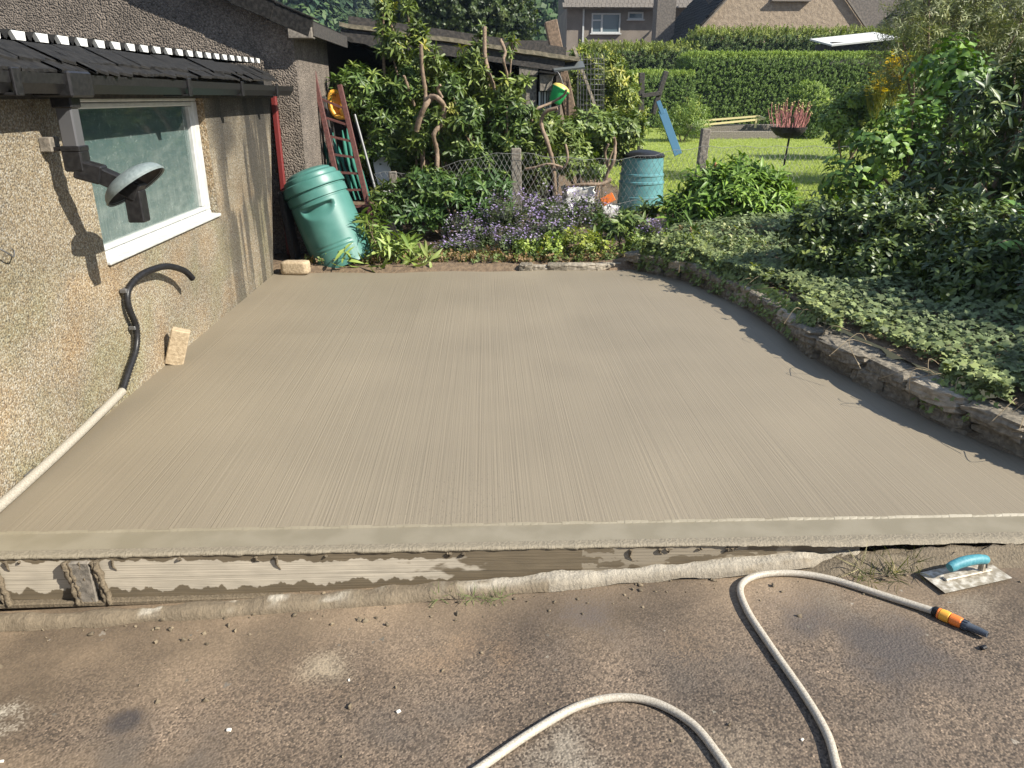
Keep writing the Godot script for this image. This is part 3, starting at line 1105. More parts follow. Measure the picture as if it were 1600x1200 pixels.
	for i in 22:   # drips below the lip
		var x := rf(-1.9, 1.2)
		var l := 0.006 + 0.05 * pow(rng.randf(), 2.0)
		tube(s, [Vector3(x, -0.02, -2.229) - o, Vector3(x + rf(-0.004, 0.004), -0.02 - l * 0.6, -2.231) - o, Vector3(x + rf(-0.012, 0.012), -0.02 - l, -2.233) - o], [rf(0.004, 0.008), 0.004, 0.001], 5, true, 0.2)
	obj("mud_streaks", s, M.mud, t, "stuff")
	# mortar kerb along the foot of the board
	var pts := smooth([Vector3(-2.2, -0.225, -2.165), Vector3(-1.667, -0.205, -2.150), Vector3(-1.445, -0.195, -2.14), Vector3(-1.015, -0.178, -2.15), Vector3(-0.584, -0.158, -2.165), Vector3(-0.146, -0.136, -2.18), Vector3(0.297, -0.112, -2.196), Vector3(0.813, -0.084, -2.21), Vector3(1.138, -0.07, -2.232), Vector3(1.3, -0.066, -2.24)], 60)
	s = st()
	var rings := []
	for i in pts.size():
		var p: Vector3 = pts[i]
		var a := fn.get_noise_2d(p.x * 0.22, 20.0)
		var b := fn.get_noise_2d(p.x * 0.6, 30.0)
		var w := 0.034 + 0.012 * a + 0.005 * b
		var hh := 0.036 + 0.010 * b
		var ring := []
		for k in 9:
			var an := PI * k / 8.0
			ring.append(p + Vector3(0, hh * sin(an) + 0.012 * fn.get_noise_3d(p.x * 0.7, k * 0.06, 3.0) - 0.012, w * cos(an) * 1.1))
		var patch := smoothstep(-0.02, 0.2, fn.get_noise_2d(p.x * 0.45, 60.0) + 0.06 - (0.30 if p.x < -0.98 else 0.0) + 0.5 * smoothstep(-0.1, 0.2, p.x))
		var shades := []
		for k in 9:
			var pc := patch * (smoothstep(0.15, 0.5, k / 8.0) if p.x < 0.2 else 1.0) * smoothstep(-0.3 - 0.5 * smoothstep(-0.1, 0.2, p.x), 0.15 - 0.2 * smoothstep(-0.1, 0.2, p.x), fn.get_noise_3d(p.x * 0.7, k * 0.12, 8.0)) * (1.0 - 0.6 * smoothstep(5.0, 1.0, float(k)) * smoothstep(-0.1, 0.2, p.x))
			shades.append(Color(0.22, 0.175, 0.115).lerp(Color(0.52, 0.47, 0.38), pc))
		rings.append([ring, shades])
	for i in pts.size() - 1:
		for k in 8:
			for e in [[0, 0], [1, 0], [1, 1], [0, 0], [1, 1], [0, 1]]:
				s.set_color(rings[i + e[0]][1][k + e[1]])
				s.add_vertex(rings[i + e[0]][0][k + e[1]])
	tag(obj("mortar_kerb", s, M.kerb), "lumpy whitish mortar kerb along the foot of the shuttering board", "kerb")
	# crumbs of mud and mortar
	var crumb := rock(Vector3.ONE * 0.02, 3, 0.35, 2)
	var xfs := []
	var cols := []
	for i in 600:
		var x := rf(-1.7, 2.1)
		var z := -2.10 + 0.05 * rng.randfn() - 0.05 * smoothstep(-1.0, 1.0, x)
		if i % 4 == 0:
			z = rf(-2.25, -1.35)
		if x > 1.1 and i % 2 == 0:
			z = -2.2 + 0.045 * rng.randfn()
		var sc := pow(rng.randf(), 4.0) * 0.7 + 0.10
		xfs.append(Transform3D(Basis(Vector3(rf(-1, 1), rf(-1, 1), rf(-1, 1)).normalized(), rf(0, 6)).scaled_local(Vector3(sc, sc * 0.6, sc)), Vector3(x, tarmac_y(x) + 0.003 * sc, z)))
		var v := rf(0.6, 1.3)
		cols.append(Color(0.16 * v, 0.125 * v, 0.08 * v))
	var cm := mat("crumb", Color.WHITE, 0.9)
	cm.vertex_color_use_as_albedo = true
	tag(multi("mortar_crumbs", crumb, cm, xfs, cols, null), "crumbs of dried mud and mortar scattered beside the kerb", "crumbs", "", "stuff")
	# churned mud bank at the right end of the edge
	s = st()
	for i in 60:
		for k in 12:
			var p := []
			for e in [[i, k], [i + 1, k], [i + 1, k + 1], [i, k + 1]]:
				var x: float = 1.08 + 1.7 * e[0] / 60.0
				var v: float = e[1] / 12.0
				var y := tarmac_y(x) + (0.045 + 0.022 * fn.get_noise_2d(x * 0.6, v * 0.4) + 0.016 * fn.get_noise_2d(x * 2.0, v * 1.5 + 7.0)) * sin(PI * clampf(v * 0.95 + 0.04, 0, 1)) * smoothstep(1.05, 1.3, x) - 0.012 + 0.02 * v
				p.append(Vector3(x, y, -2.13 - 0.13 * v + 0.015 * fn.get_noise_2d(x, 40.0)))
			q4(s, p[0], p[1], p[2], p[3], Vector3(0, 1, 0.3))
	tag(obj("mud_bank", s, M.mud), "churned brown mud bank at the slab's front right, behind the trowel", "mud", "", "structure")


func outbuilding() -> void:
	var o := Vector3(-1.86, 0, -4.6)
	var t := thing("outbuilding", "low pebbledashed outbuilding with slate eaves, black gutter and one white window", "outbuilding", o)
	var s := st()
	s.set_smooth_group(-1)
	var W := func(y: float, z: float) -> Vector3: return Vector3(-1.86, y, z) - o
	var endz := func(y: float) -> float: return -6.57 - y / 1.476 * 0.52
	var ys := [-0.35, 0.69, 1.46, 1.555]
	for r in 3:
		var y0: float = ys[r]
		var y1: float = ys[r + 1]
		var zr0 := [-0.2, -3.74, -5.40, endz.call(y0)]
		var zr1 := [-0.2, -3.74, -5.40, endz.call(y1)]
		for c in 3:
			if r == 1 and c == 1:
				continue
			var p := [W.call(y0, zr0[c]), W.call(y0, zr0[c + 1]), W.call(y1, zr1[c + 1]), W.call(y1, zr1[c])]
			var uv := []
			for v in p:
				var wv: Vector3 = v + o
				uv.append(Vector2((-wv.z - 2.2) / 5.1, (1.6 - wv.y) / 1.6))
			uvq(s, p, uv, Vector3.RIGHT)
	# reveals of the window and the far end of the wall
	var rev := 0.055
	var cn := [Vector2(0.69, -3.74), Vector2(0.69, -5.40), Vector2(1.46, -5.40), Vector2(1.46, -3.74)]
	for k in 4:
		var a: Vector2 = cn[k]
		var b: Vector2 = cn[(k + 1) % 4]
		var p := [W.call(a.x, a.y), W.call(b.x, b.y), W.call(b.x, b.y) - Vector3(rev, 0, 0), W.call(a.x, a.y) - Vector3(rev, 0, 0)]
		uvq(s, p, [Vector2(0.2, 0.6), Vector2(0.3, 0.6), Vector2(0.3, 0.63), Vector2(0.2, 0.63)], W.call(1.07, -4.57) - (p[0] + p[1]) * 0.5)
	var e := [W.call(-0.35, endz.call(-0.35)), W.call(1.66, endz.call(1.66)), W.call(1.66, endz.call(1.66)) - Vector3(0.6, 0, 0), W.call(-0.35, endz.call(-0.35)) - Vector3(0.6, 0, 0)]
	uvq(s, e, [Vector2(0.9, 1.1), Vector2(0.9, 0), Vector2(1.0, 0), Vector2(1.0, 1.1)], Vector3(0, 0, -1))
	obj("wall", s, M.pebbledash, t)
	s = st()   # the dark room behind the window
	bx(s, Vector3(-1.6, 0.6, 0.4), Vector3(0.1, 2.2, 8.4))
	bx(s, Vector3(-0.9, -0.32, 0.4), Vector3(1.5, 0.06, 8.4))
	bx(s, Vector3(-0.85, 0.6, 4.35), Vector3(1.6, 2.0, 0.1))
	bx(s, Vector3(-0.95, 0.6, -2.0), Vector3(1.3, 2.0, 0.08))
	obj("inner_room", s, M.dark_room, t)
	# window
	var win := Node3D.new()
	win.name = "window"
	t.add_child(win)
	s = st()
	var fx := -0.075
	var fr := func(q: SurfaceTool, y0: float, y1: float, z0: float, z1: float, x: float, d: float) -> void:
		bx(q, Vector3(x, (y0 + y1) / 2, (z0 + z1) / 2 + 4.6), Vector3(d, y1 - y0, absf(z1 - z0)), Basis.IDENTITY, 0.006)
	fr.call(s, 0.69, 0.722, -3.745, -5.395, fx, 0.06)
	fr.call(s, 1.425, 1.458, -3.745, -5.395, fx, 0.06)
	fr.call(s, 0.723, 1.424, -3.745, -3.80, fx, 0.06)
	fr.call(s, 0.723, 1.424, -5.315, -5.395, fx, 0.06)
	obj("frame", s, M.white_plastic, win)
	s = st()
	fr.call(s, 0.724, 0.752, -3.803, -5.313, fx + 0.004, 0.045)
	fr.call(s, 1.395, 1.422, -3.803, -5.313, fx + 0.004, 0.045)
	fr.call(s, 0.753, 1.394, -3.803, -3.84, fx + 0.004, 0.045)
	fr.call(s, 0.753, 1.394, -5.262, -5.313, fx + 0.004, 0.045)
	obj("sash", s, M.white_plastic, win)
	s = st()
	bx(s, Vector3(-0.03, 0.686, -4.57 + 4.6), Vector3(0.10, 0.022, 1.66), Basis(Vector3.BACK, -0.05), 0.006)
	obj("sill", s, M.white_plastic, win)
	s = st()
	q4(s, Vector3(-0.075, 0.752, 0.76), Vector3(-0.075, 0.752, -0.662), Vector3(-0.075, 1.395, -0.662), Vector3(-0.075, 1.395, 0.76), Vector3.RIGHT)
	obj("pane", s, M.pane, win)
	s = st()
	uvq(s, [Vector3(-0.072, 0.752, 0.76), Vector3(-0.072, 0.752, -0.662), Vector3(-0.072, 1.395, -0.662), Vector3(-0.072, 1.395, 0.76)], [Vector2(0, 1), Vector2(2, 1), Vector2(2, 0), Vector2(0, 0)], Vector3.RIGHT)
	obj("dirt_film", s, M.glass_dirt, win, "stuff")
	# eaves: board, slates, white sheeting
	s = st()
	bx(s, Vector3(0.012, 1.505, 1.0), Vector3(0.02, 0.13, 7.0))
	obj("eaves_board", s, M.dark_wood, t)
	var roof := Node3D.new()
	roof.name = "roof"
	t.add_child(roof)
	var variants := []
	for k in 6:
		var q := st()
		var fn := FastNoiseLite.new()
		fn.seed = 70 + k
		fn.frequency = 3.0
		var nseg := 10
		var sl := 0.17
		q.set_smooth_group(-1)
		for i in nseg:
			var z0 := -0.128 + 0.256 * i / nseg
			var z1 := -0.128 + 0.256 * (i + 1) / nseg
			var a := 0.035 * fn.get_noise_1d(z0 * 5.0)
			var b := 0.035 * fn.get_noise_1d(z1 * 5.0)
			var th := 0.011
			q4(q, Vector3(a, th, z0), Vector3(b, th, z1), Vector3(-sl, th, z1), Vector3(-sl, th, z0), Vector3.UP)
			q4(q, Vector3(a, th, z0), Vector3(b, th, z1), Vector3(b + 0.004, 0, z1), Vector3(a + 0.004, 0, z0), Vector3.RIGHT)
			q4(q, Vector3(a + 0.004, 0, z0), Vector3(b + 0.004, 0, z1), Vector3(-sl, 0, z1), Vector3(-sl, 0, z0), Vector3.DOWN)
		variants.append(done(q))
	var slope := 0.44
	for row in 2:
		for i in 18:
			var z := -2.1 - i * 0.262 - (0.13 if row % 2 else 0.0)
			if z < -7.0:
				continue
			var d := row * 0.07
			var n := put("slate", variants[rng.randi() % 6], M.slate, roof)
			n.position = Vector3(-1.675 - d * cos(slope) + rf(-0.012, 0.012), 1.540 + d * sin(slope) + row * 0.008 + (-z - 3.2) * 0.008, z) - o
			n.rotation = Vector3(rf(-0.03, 0.03), rf(-0.04, 0.04), -slope + rf(-0.03, 0.03))
	s = st()   # box-profile sheet above, its ribs run up the slope
	s.set_smooth_group(-1)
	var prof := []
	var zz := -1.6
	while zz > -7.15:
		prof.append([zz, 0.0]); prof.append([zz - 0.028, -0.036]); prof.append([zz - 0.042, -0.036]); prof.append([zz - 0.070, 0.0])
		zz -= 0.178
	for i in prof.size() - 1:
		var y0: float = 1.705 + prof[i][1] + (-prof[i][0] - 3.26) * 0.014
		var y1: float = 1.705 + prof[i + 1][1] + (-prof[i + 1][0] - 3.26) * 0.014
		var a := Vector3(-1.93, y0, prof[i][0]) - o
		var b := Vector3(-1.93, y1, prof[i + 1][0]) - o
		var up := Vector3(-4.0, 0.04, 0)
		q4(s, a, b, b + up, a + up, Vector3.UP)
		q4(s, a - Vector3(0, 0.004, 0), b - Vector3(0, 0.004, 0), b + up - Vector3(0, 0.004, 0), a + up - Vector3(0, 0.004, 0), Vector3.DOWN)
	obj("roof_sheet", s, M.slate, roof)
	zz = -1.6
	while zz > -7.0:   # white turned-down ends of the sheet's pans
		var q := st()
		q.set_smooth_group(-1)
		var yb := 1.703 + (-zz - 3.26) * 0.014
		var a0 := Vector3(-1.925, yb, zz - 0.074) - o
		var a1 := Vector3(-1.925, yb, zz - 0.174) - o
		var b0 := Vector3(-1.918, yb - 0.036, zz - 0.090) - o
		var b1 := Vector3(-1.918, yb - 0.036, zz - 0.158) - o
		var th := Vector3(-0.02, 0, 0)
		q4(q, a0, a1, b1, b0, Vector3.RIGHT)
		q4(q, a0, a1, a1 + th, a0 + th, Vector3.UP)
		q4(q, b0, b1, b1 + th, b0 + th, Vector3.DOWN)
		q4(q, a0, b0, b0 + th, a0 + th, Vector3.BACK)
		q4(q, a1, b1, b1 + th, a1 + th, Vector3.FORWARD)
		obj("sheet_end", q, M.white_sheet, roof)
		zz -= 0.178
	# gutter
	var gut := Node3D.new()
	gut.name = "gutter"
	t.add_child(gut)
	s = st()
	s.set_smooth_group(-1)
	var gp := [Vector2(-1.815, 1.535), Vector2(-1.80, 1.47), Vector2(-1.70, 1.463), Vector2(-1.672, 1.50), Vector2(-1.668, 1.538), Vector2(-1.673, 1.538), Vector2(-1.677, 1.503), Vector2(-1.703, 1.469), Vector2(-1.796, 1.475), Vector2(-1.81, 1.535)]
	for i in gp.size():
		var a: Vector2 = gp[i]
		var b: Vector2 = gp[(i + 1) % gp.size()]
		var d := b - a
		q4(s, Vector3(a.x, a.y, -0.6) - o, Vector3(b.x, b.y, -0.6) - o, Vector3(b.x, b.y - 0.006, -7.14) - o, Vector3(a.x, a.y - 0.006, -7.14) - o, Vector3(-d.y, d.x, 0) * (-1.0))
	obj("channel", s, M.black_plastic, gut)
	for z in [-2.93, -4.62, -5.62, -6.55]:
		s = st()
		bar(s, Vector3(-1.664, 1.50, z) - o, Vector3(-1.664, 1.50, z - 0.05) - o, 0.012, 0.095, Vector3.UP, 0.003)
		bar(s, Vector3(-1.735, 1.458, z) - o, Vector3(-1.735, 1.458, z - 0.05) - o, 0.15, 0.012, Vector3.UP, 0.003)
		obj("bracket", s, M.black_plastic, gut)
	s = st()
	bx(s, Vector3(-1.735, 1.497, -3.40) - o, Vector3(0.165, 0.10, 0.19), Basis.IDENTITY, 0.008)
	bx(s, Vector3(-1.735, 1.43, -3.40) - o, Vector3(0.085, 0.05, 0.085), Basis.IDENTITY, 0.006)
	obj("outlet", s, M.black_plastic, gut)
	# downpipe
	var dp := Node3D.new()
	dp.name = "downpipe"
	t.add_child(dp)
	s = st()
	bx(s, Vector3(-1.735, 1.315, -3.40) - o, Vector3(0.066, 0.20, 0.066), Basis.IDENTITY, 0.006)
	obj("pipe", s, mat("grey_pipe", lin(0.085, 0.085, 0.088), 0.35), dp)
	s = st()
	bx(s, Vector3(-1.735, 1.245, -3.40) - o, Vector3(0.082, 0.024, 0.082), Basis.IDENTITY, 0.004)
	bar(s, Vector3(-1.77, 1.245, -3.40) - o, Vector3(-1.84, 1.245, -3.40) - o, 0.05, 0.015)
	obj("clip", s, M.black_plastic, dp)
	s = st()
	bx(s, Vector3(-1.735, 1.195, -3.40) - o, Vector3(0.08, 0.085, 0.08), Basis.IDENTITY, 0.006)
	bar(s, Vector3(-1.74, 1.165, -3.40) - o, Vector3(-1.64, 1.135, -3.41) - o, 0.08, 0.078, Vector3.UP, 0.006)
	bar(s, Vector3(-1.66, 1.14, -3.41) - o, Vector3(-1.53, 1.075, -3.42) - o, 0.066, 0.066, Vector3.UP, 0.005)
	bar(s, Vector3(-1.565, 1.095, -3.42) - o, Vector3(-1.50, 1.06, -3.42) - o, 0.08, 0.08, Vector3.UP, 0.006)
	bar(s, Vector3(-1.525, 1.07, -3.42) - o, Vector3(-1.525, 0.935, -3.42) - o, 0.07, 0.07, Vector3.RIGHT, 0.005)
	obj("offset_bend", s, M.black_plastic, dp)
	s = st()
	bx(s, Vector3(-1.835, 1.262, -3.40) - o, Vector3(0.05, 0.06, 0.075), Basis.IDENTITY, 0.004)
	obj("wooden_block", s, M.old_wood, t)
	# the bowl that sits upside down on the bend
	var bowl := thing("bowl", "pale grey-green upturned bowl perched on the black downpipe's offset bend", "bowl", Vector3(-1.515, 1.085, -3.42))
	s = st()
	var pr := []
	for k in 13:
		var a := k / 12.0
		pr.append(Vector2(0.142 * pow(sin(a * PI / 2 ), 0.75), 0.066 * cos(a * PI / 2)))
	pr.reverse()
	var bas := aim(Vector3(-0.576, 0.815, -0.04))
	lathe(s, [Vector2(0.133, 0.006), Vector2(0.142, -0.004), Vector2(0.145, 0.004)], 48, Transform3D(bas, Vector3.ZERO))
	lathe(s, pr, 48, Transform3D(bas, Vector3.ZERO))
	obj("shell", s, M.bowl_plastic, bowl)
	s = st()
	var pr2 := []
	for v in pr:
		pr2.append(Vector2(v.x * 0.95, v.y * 0.93))
	pr2.reverse()
	lathe(s, pr2, 48, Transform3D(bas, Vector3.ZERO))
	obj("lining", s, M.dark_wood, bowl)
	# bent wire hook in the wall at the left edge
	s = st()
	tube(s, smooth([Vector3(-1.86, 0.93, -2.90), Vector3(-1.83, 0.915, -2.90), Vector3(-1.82, 0.89, -2.93), Vector3(-1.83, 0.87, -2.97), Vector3(-1.84, 0.885, -3.0), Vector3(-1.835, 0.90, -2.98)], 5), 0.003, 6)
	tag(obj("wire_hook", s, M.wire), "small rusty wire hook sticking out of the pebbledash, left of the window", "hook")
	# conduit and pipe along the foot of the wall
	t = thing("drain_conduit", "black ribbed conduit curling up the wall out of a dirty white pipe", "conduit", Vector3(-1.83, 0.0, -3.6))
	o = t.position
	s = st()
	var path := smooth([Vector3(-1.825, 0.065, -3.56), Vector3(-1.825, 0.14, -3.67), Vector3(-1.825, 0.23, -3.80), Vector3(-1.825, 0.33, -3.84), Vector3(-1.825, 0.45, -3.80), Vector3(-1.825, 0.53, -3.83), Vector3(-1.815, 0.572, -3.95), Vector3(-1.80, 0.578, -4.10), Vector3(-1.785, 0.56, -4.26), Vector3(-1.765, 0.50, -4.42), Vector3(-1.755, 0.435, -4.50)], 16)
	var pts := []
	var rad := []
	for i in path.size():
		pts.append(path[i] - o)
		rad.append(0.0185 if i % 2 else 0.0145)
	tube(s, pts, rad, 12)
	obj("ribbed_hose", s, M.black_plastic, t)
	s = st()
	tube(s, smooth([Vector3(-1.825, 0.075, -3.575) - o, Vector3(-1.826, 0.058, -3.36) - o, Vector3(-1.828, 0.035, -3.0) - o, Vector3(-1.828, 0.022, -2.6) - o, Vector3(-1.828, 0.02, -2.40) - o], 5), 0.020, 14)
	obj("white_pipe", s, M.dirty_pipe, t)
	for c in [[-1.825, 0.33, -3.845], [-1.825, 0.53, -3.825], [-1.826, 0.058, -3.36], [-1.828, 0.028, -2.78]]:
		s = st()
		bx(s, Vector3(c[0] - 0.012, c[1], c[2]) - o, Vector3(0.035, 0.02, 0.06), Basis.IDENTITY, 0.003)
		obj("clip", s, M.wire, t)
	# bricks
	var brs := st()
	bx(brs, Vector3.ZERO, Vector3(0.215, 0.10, 0.068), Basis.IDENTITY, 0.006)
	var br := done(brs)
	var a := thing("brick", "pale brick leaning on its end against the wall, under the window", "brick", Vector3(-1.79, 0.098, -4.22), "loose bricks")
	var n := put("block", br, M.brick, a)
	n.basis = Basis(Vector3.UP, 0.25) * Basis(Vector3.RIGHT, 0.0) * Basis(Vector3.BACK, 1.25)
	a = thing("brick", "weathered brick lying on the slab's back corner in front of the green compost bin", "brick", Vector3(-1.665, 0.058, -6.58), "loose bricks")
	n = put("block", rock(Vector3(0.24, 0.115, 0.12), 25, 0.03, 6), M.brick, a)
	n.rotation = Vector3(0, -0.12, 0.02)


func house() -> void:
	var t := thing("house", "dark pebbledashed house gable with slate verge behind the outbuilding", "house", Vector3(-4.8, 0, -7.25))
	var o := t.position
	var s := st()
	s.set_smooth_group(-1)
	var x1 := -1.65
	var ye := 2.06
	var p := [Vector3(-10, 0, -7.25), Vector3(x1, 0, -7.25), Vector3(x1, ye, -7.25), Vector3(-5.0, ye + 0.42 * 3.35, -7.25), Vector3(-10.0, ye - 0.05, -7.25)]
	for i in 5:
		p[i] -= o
	t3(s, p[0], p[1], p[2], Vector3.BACK); t3(s, p[0], p[2], p[3], Vector3.BACK); t3(s, p[0], p[3], p[4], Vector3.BACK)
	q4(s, Vector3(x1, 0, -7.25) - o, Vector3(x1, 0, -8.75) - o, Vector3(x1, ye, -8.75) - o, Vector3(x1, ye, -7.25) - o, Vector3.RIGHT)
	q4(s, Vector3(x1, 0, -8.75) - o, Vector3(x1 - 0.3, 0, -8.75) - o, Vector3(x1 - 0.3, ye, -8.75) - o, Vector3(x1, ye, -8.75) - o, Vector3.FORWARD)
	q4(s, Vector3(-2.4, 0, -8.75) - o, Vector3(-2.4, 0, -14) - o, Vector3(-2.4, ye, -14) - o, Vector3(-2.4, ye, -8.75) - o, Vector3.RIGHT)
	obj("wall", s, M.dark_pebbledash, t)
	var roof := Node3D.new()
	roof.name = "roof"
	t.add_child(roof)
	s = st()
	s.set_smooth_group(-1)
	var d := Vector3(1, -0.42, 0).normalized()
	var e := Vector3(x1 + 0.16, ye - 0.03, 0)
	var r := Vector3(-5.0, ye + 0.06 + 0.42 * 3.35, 0)
	for k in 14:   # courses of slates
		var a := e.lerp(r, k / 14.0) + Vector3(0, 0.02, 0)
		var b := e.lerp(r, (k + 1) / 14.0)
		q4(s, Vector3(a.x, a.y + 0.012, -7.14) - o, Vector3(b.x, b.y + 0.012, -7.14) - o, Vector3(b.x, b.y + 0.012, -14.0) - o, Vector3(a.x, a.y + 0.012, -14.0) - o, Vector3.UP)
		q4(s, Vector3(a.x, a.y + 0.012, -7.14) - o, Vector3(a.x, a.y + 0.012, -14.0) - o, Vector3(a.x, a.y - 0.03, -14.0) - o, Vector3(a.x, a.y - 0.03, -7.14) - o, Vector3.RIGHT)
	q4(s, Vector3(e.x, e.y - 0.02, -7.13) - o, Vector3(r.x, r.y - 0.02, -7.13) - o, Vector3(r.x, r.y - 0.02, -14.0) - o, Vector3(e.x, e.y - 0.02, -14.0) - o, Vector3.DOWN)
	obj("slating", s, M.slate, roof)
	var vt := st()
	bx(vt, Vector3.ZERO, Vector3(0.36, 0.15, 0.022), Basis.IDENTITY, 0.004)
	bx(vt, Vector3(0, 0.08, -0.10), Vector3(0.36, 0.015, 0.24), Basis.IDENTITY, 0.003)
	var vm := done(vt)
	for k in 10:
		var n := put("verge_tile", vm, M.slate, roof)
		n.position = Vector3(x1 + 0.02, ye - 0.02, -7.115 + 0.004 * (k % 2)) - d * (0.33 * k) - o + Vector3(0, 0.02, 0)
		n.rotation.z = atan2(d.y, d.x) + 0.025
	s = st()
	bx(s, Vector3(x1 + 0.09, ye - 0.10, -7.17) - o, Vector3(0.20, 0.09, 0.13), Basis.IDENTITY, 0.004)
	obj("soffit_box", s, M.old_wood, roof)
	s = st()
	bx(s, Vector3(x1 + 0.19, ye - 0.07, -8.0) - o, Vector3(0.02, 0.11, 1.7))
	obj("fascia", s, M.dark_wood, roof)
	s = st()
	bx(s, Vector3(-1.865, 0.74, -7.215) - o, Vector3(0.05, 1.48, 0.05), Basis.IDENTITY, 0.008)
	obj("downpipe", s, M.red_pipe, t)


func carport() -> void:
	var t := thing("carport", "old open carport with a mossy felt roof sagging behind the shrubs", "carport", Vector3(-0.3, 0, -10.5))
	var o := t.position
	var roof := Node3D.new()
	roof.name = "roof"
	t.add_child(roof)
	var s := st()
	s.set_smooth_group(-1)
	var fn := FastNoiseLite.new()
	fn.frequency = 0.8
	var n := 30
	for i in n:
		var p := []
		for k in [i, i + 1]:
			var x = -1.62 + 2.72 * k / n
			var y = 2.235 - 0.132 * (x + 1.62) + 0.02 * fn.get_noise_1d(x * 2.0)
			p.append(Vector3(x, y, -9.42) - o)
		var back := Vector3(0, 0.10, -4.0)
		var dn := Vector3(0, -0.045, 0)
		q4(s, p[0], p[1], p[1] + back, p[0] + back, Vector3.UP)
		q4(s, p[0], p[1], p[1] + dn, p[0] + dn, Vector3.BACK)
		q4(s, p[0] + dn, p[1] + dn, p[1] + back + dn, p[0] + back + dn, Vector3.DOWN)
	obj("felt", s, M.mossy_felt, roof)
	s = st()
	bar(s, Vector3(-1.62, 2.11, -9.46) - o, Vector3(-0.2, 1.925, -9.455) - o, 0.03, 0.13, Vector3.UP)
	bar(s, Vector3(-0.23, 1.93, -9.475) - o, Vector3(0.93, 1.775, -9.475) - o, 0.03, 0.12, Vector3.UP)
	obj("fascia", s, M.dark_wood, roof)
	s = st()
	bx(s, Vector3(0.98, 1.78, -9.50) - o, Vector3(0.36, 0.02, 0.22), Basis(Vector3.BACK, 0.10) * Basis(Vector3.RIGHT, 0.35))
	obj("end_flap", s, mat("lead", lin(0.09, 0.1, 0.1), 0.6), roof)
	for x in [0.545, -0.75]:
		s = st()
		bx(s, Vector3(x, 0.9, -9.56) - o, Vector3(0.135, 1.86, 0.135), Basis.IDENTITY, 0.008)
		if x > 0.0:
			bx(s, Vector3(x - 0.03, 1.73, -9.49) - o, Vector3(0.22, 0.10, 0.03), Basis.IDENTITY, 0.004)
		obj("post", s, M.old_wood, t)
	s = st()
	bx(s, Vector3(-0.6, 1.0, -13.4) - o, Vector3(3.6, 2.6, 0.1))
	bx(s, Vector3(0.95, 0.9, -11.9) - o, Vector3(0.06, 2.0, 3.0))
	bx(s, Vector3(-1.9, 1.0, -11.0) - o, Vector3(0.06, 2.4, 5.0))
	obj("back_boarding", s, M.dark_wood, t)
	s = st()
	for k in 6:
		bx(s, Vector3(-0.3, 2.12 - 0.0 * k, -9.9 - k * 0.6) - o, Vector3(2.6, 0.10, 0.05), Basis(Vector3.BACK, -0.13))
	obj("rafter", s, M.dark_wood, t)
	# stored things in its shade
	t = thing("white_crate", "pale white crate in the carport's shade, behind the twisted stems", "crate", Vector3(0.34, 1.22, -10.2))
	s = st()
	bx(s, Vector3(0, 0.11, 0), Vector3(0.42, 0.22, 0.3), Basis.IDENTITY, 0.02)
	obj("body", s, M.bag, t)
	s = st()
	bx(s, Vector3(0, 0.245, 0), Vector3(0.45, 0.04, 0.33), Basis.IDENTITY, 0.012)
	obj("lid", s, M.bag, t)
	t = thing("shelf_stack", "low brown shelf carrying the pale crate in the carport", "shelf", Vector3(0.34, 0.1, -10.2))
	s = st()
	for y in [0.2, 0.65, 1.1]:
		s = st()
		bx(s, Vector3(0, y, 0), Vector3(0.6, 0.03, 0.36))
		obj("board", s, M.old_wood, t)
	s = st()
	for x in [-0.29, 0.29]:
		bx(s, Vector3(x, 0.55, 0.0), Vector3(0.03, 1.1, 0.3))
	obj("side", s, M.old_wood, t)
	t = thing("nest_box", "small brown wooden box on the right carport post", "box", Vector3(0.72, 1.54, -9.5))
	s = st()
	bx(s, Vector3(0, 0.06, 0), Vector3(0.15, 0.18, 0.14), Basis.IDENTITY, 0.005)
	obj("body", s, M.red_wood if false else M.old_wood, t)
	s = st()
	bx(s, Vector3(0.02, 0.17, 0.02), Vector3(0.22, 0.02, 0.22), Basis(Vector3.BACK, -0.12))
	obj("lid", s, M.slate, t)
	t = thing("striped_panel", "grey and white slatted panel under the wooden box by the carport post", "panel", Vector3(0.71, 1.30, -9.52))
	for k in 5:
		s = st()
		bx(s, Vector3(-0.06 + 0.032 * k, 0.09, 0), Vector3(0.022, 0.23, 0.03), Basis.IDENTITY, 0.003)
		obj("slat", s, M.bag if k % 2 == 0 else M.steel_pole, t)
	s = st()
	bx(s, Vector3(0, 0.0, -0.02), Vector3(0.2, 0.03, 0.06))
	bx(s, Vector3(0.0, -0.6, -0.02), Vector3(0.12, 1.2, 0.05))
	obj("rail", s, M.old_wood, t)
	t = thing("plastic_tub", "bright green plastic tub with a yellow lid hanging beside the carport post", "tub", Vector3(0.86, 1.47, -9.42))
	s = st()
	var bas := Basis(Vector3.BACK, -0.45)
	lathe(s, [Vector2(0.0, -0.10), Vector2(0.06, -0.10), Vector2(0.075, -0.08), Vector2(0.10, 0.06), Vector2(0.112, 0.065), Vector2(0.112, 0.075), Vector2(0.0, 0.075)], 24, Transform3D(bas, Vector3.ZERO))
	obj("body", s, M.bright_green, t)
	s = st()
	lathe(s, [Vector2(0.108, 0.076), Vector2(0.095, 0.10), Vector2(0.05, 0.12), Vector2(0.0, 0.125)], 24, Transform3D(bas, Vector3.ZERO))
	obj("lid", s, mat("soft_yellow", lin(0.62, 0.48, 0.12), 0.5), t)
	s = st()
	tube(s, smooth([Vector3(-0.1, 0.1, 0.02), Vector3(-0.02, 0.25, 0.03), Vector3(0.08, 0.05, 0.03)], 6), 0.006, 6)
	obj("handle", s, M.wire, t)
	t = thing("leaning_post", "thick brown timber post leaning at the carport's right end", "post", Vector3(1.42, 0.3, -10.6))
	s = st()
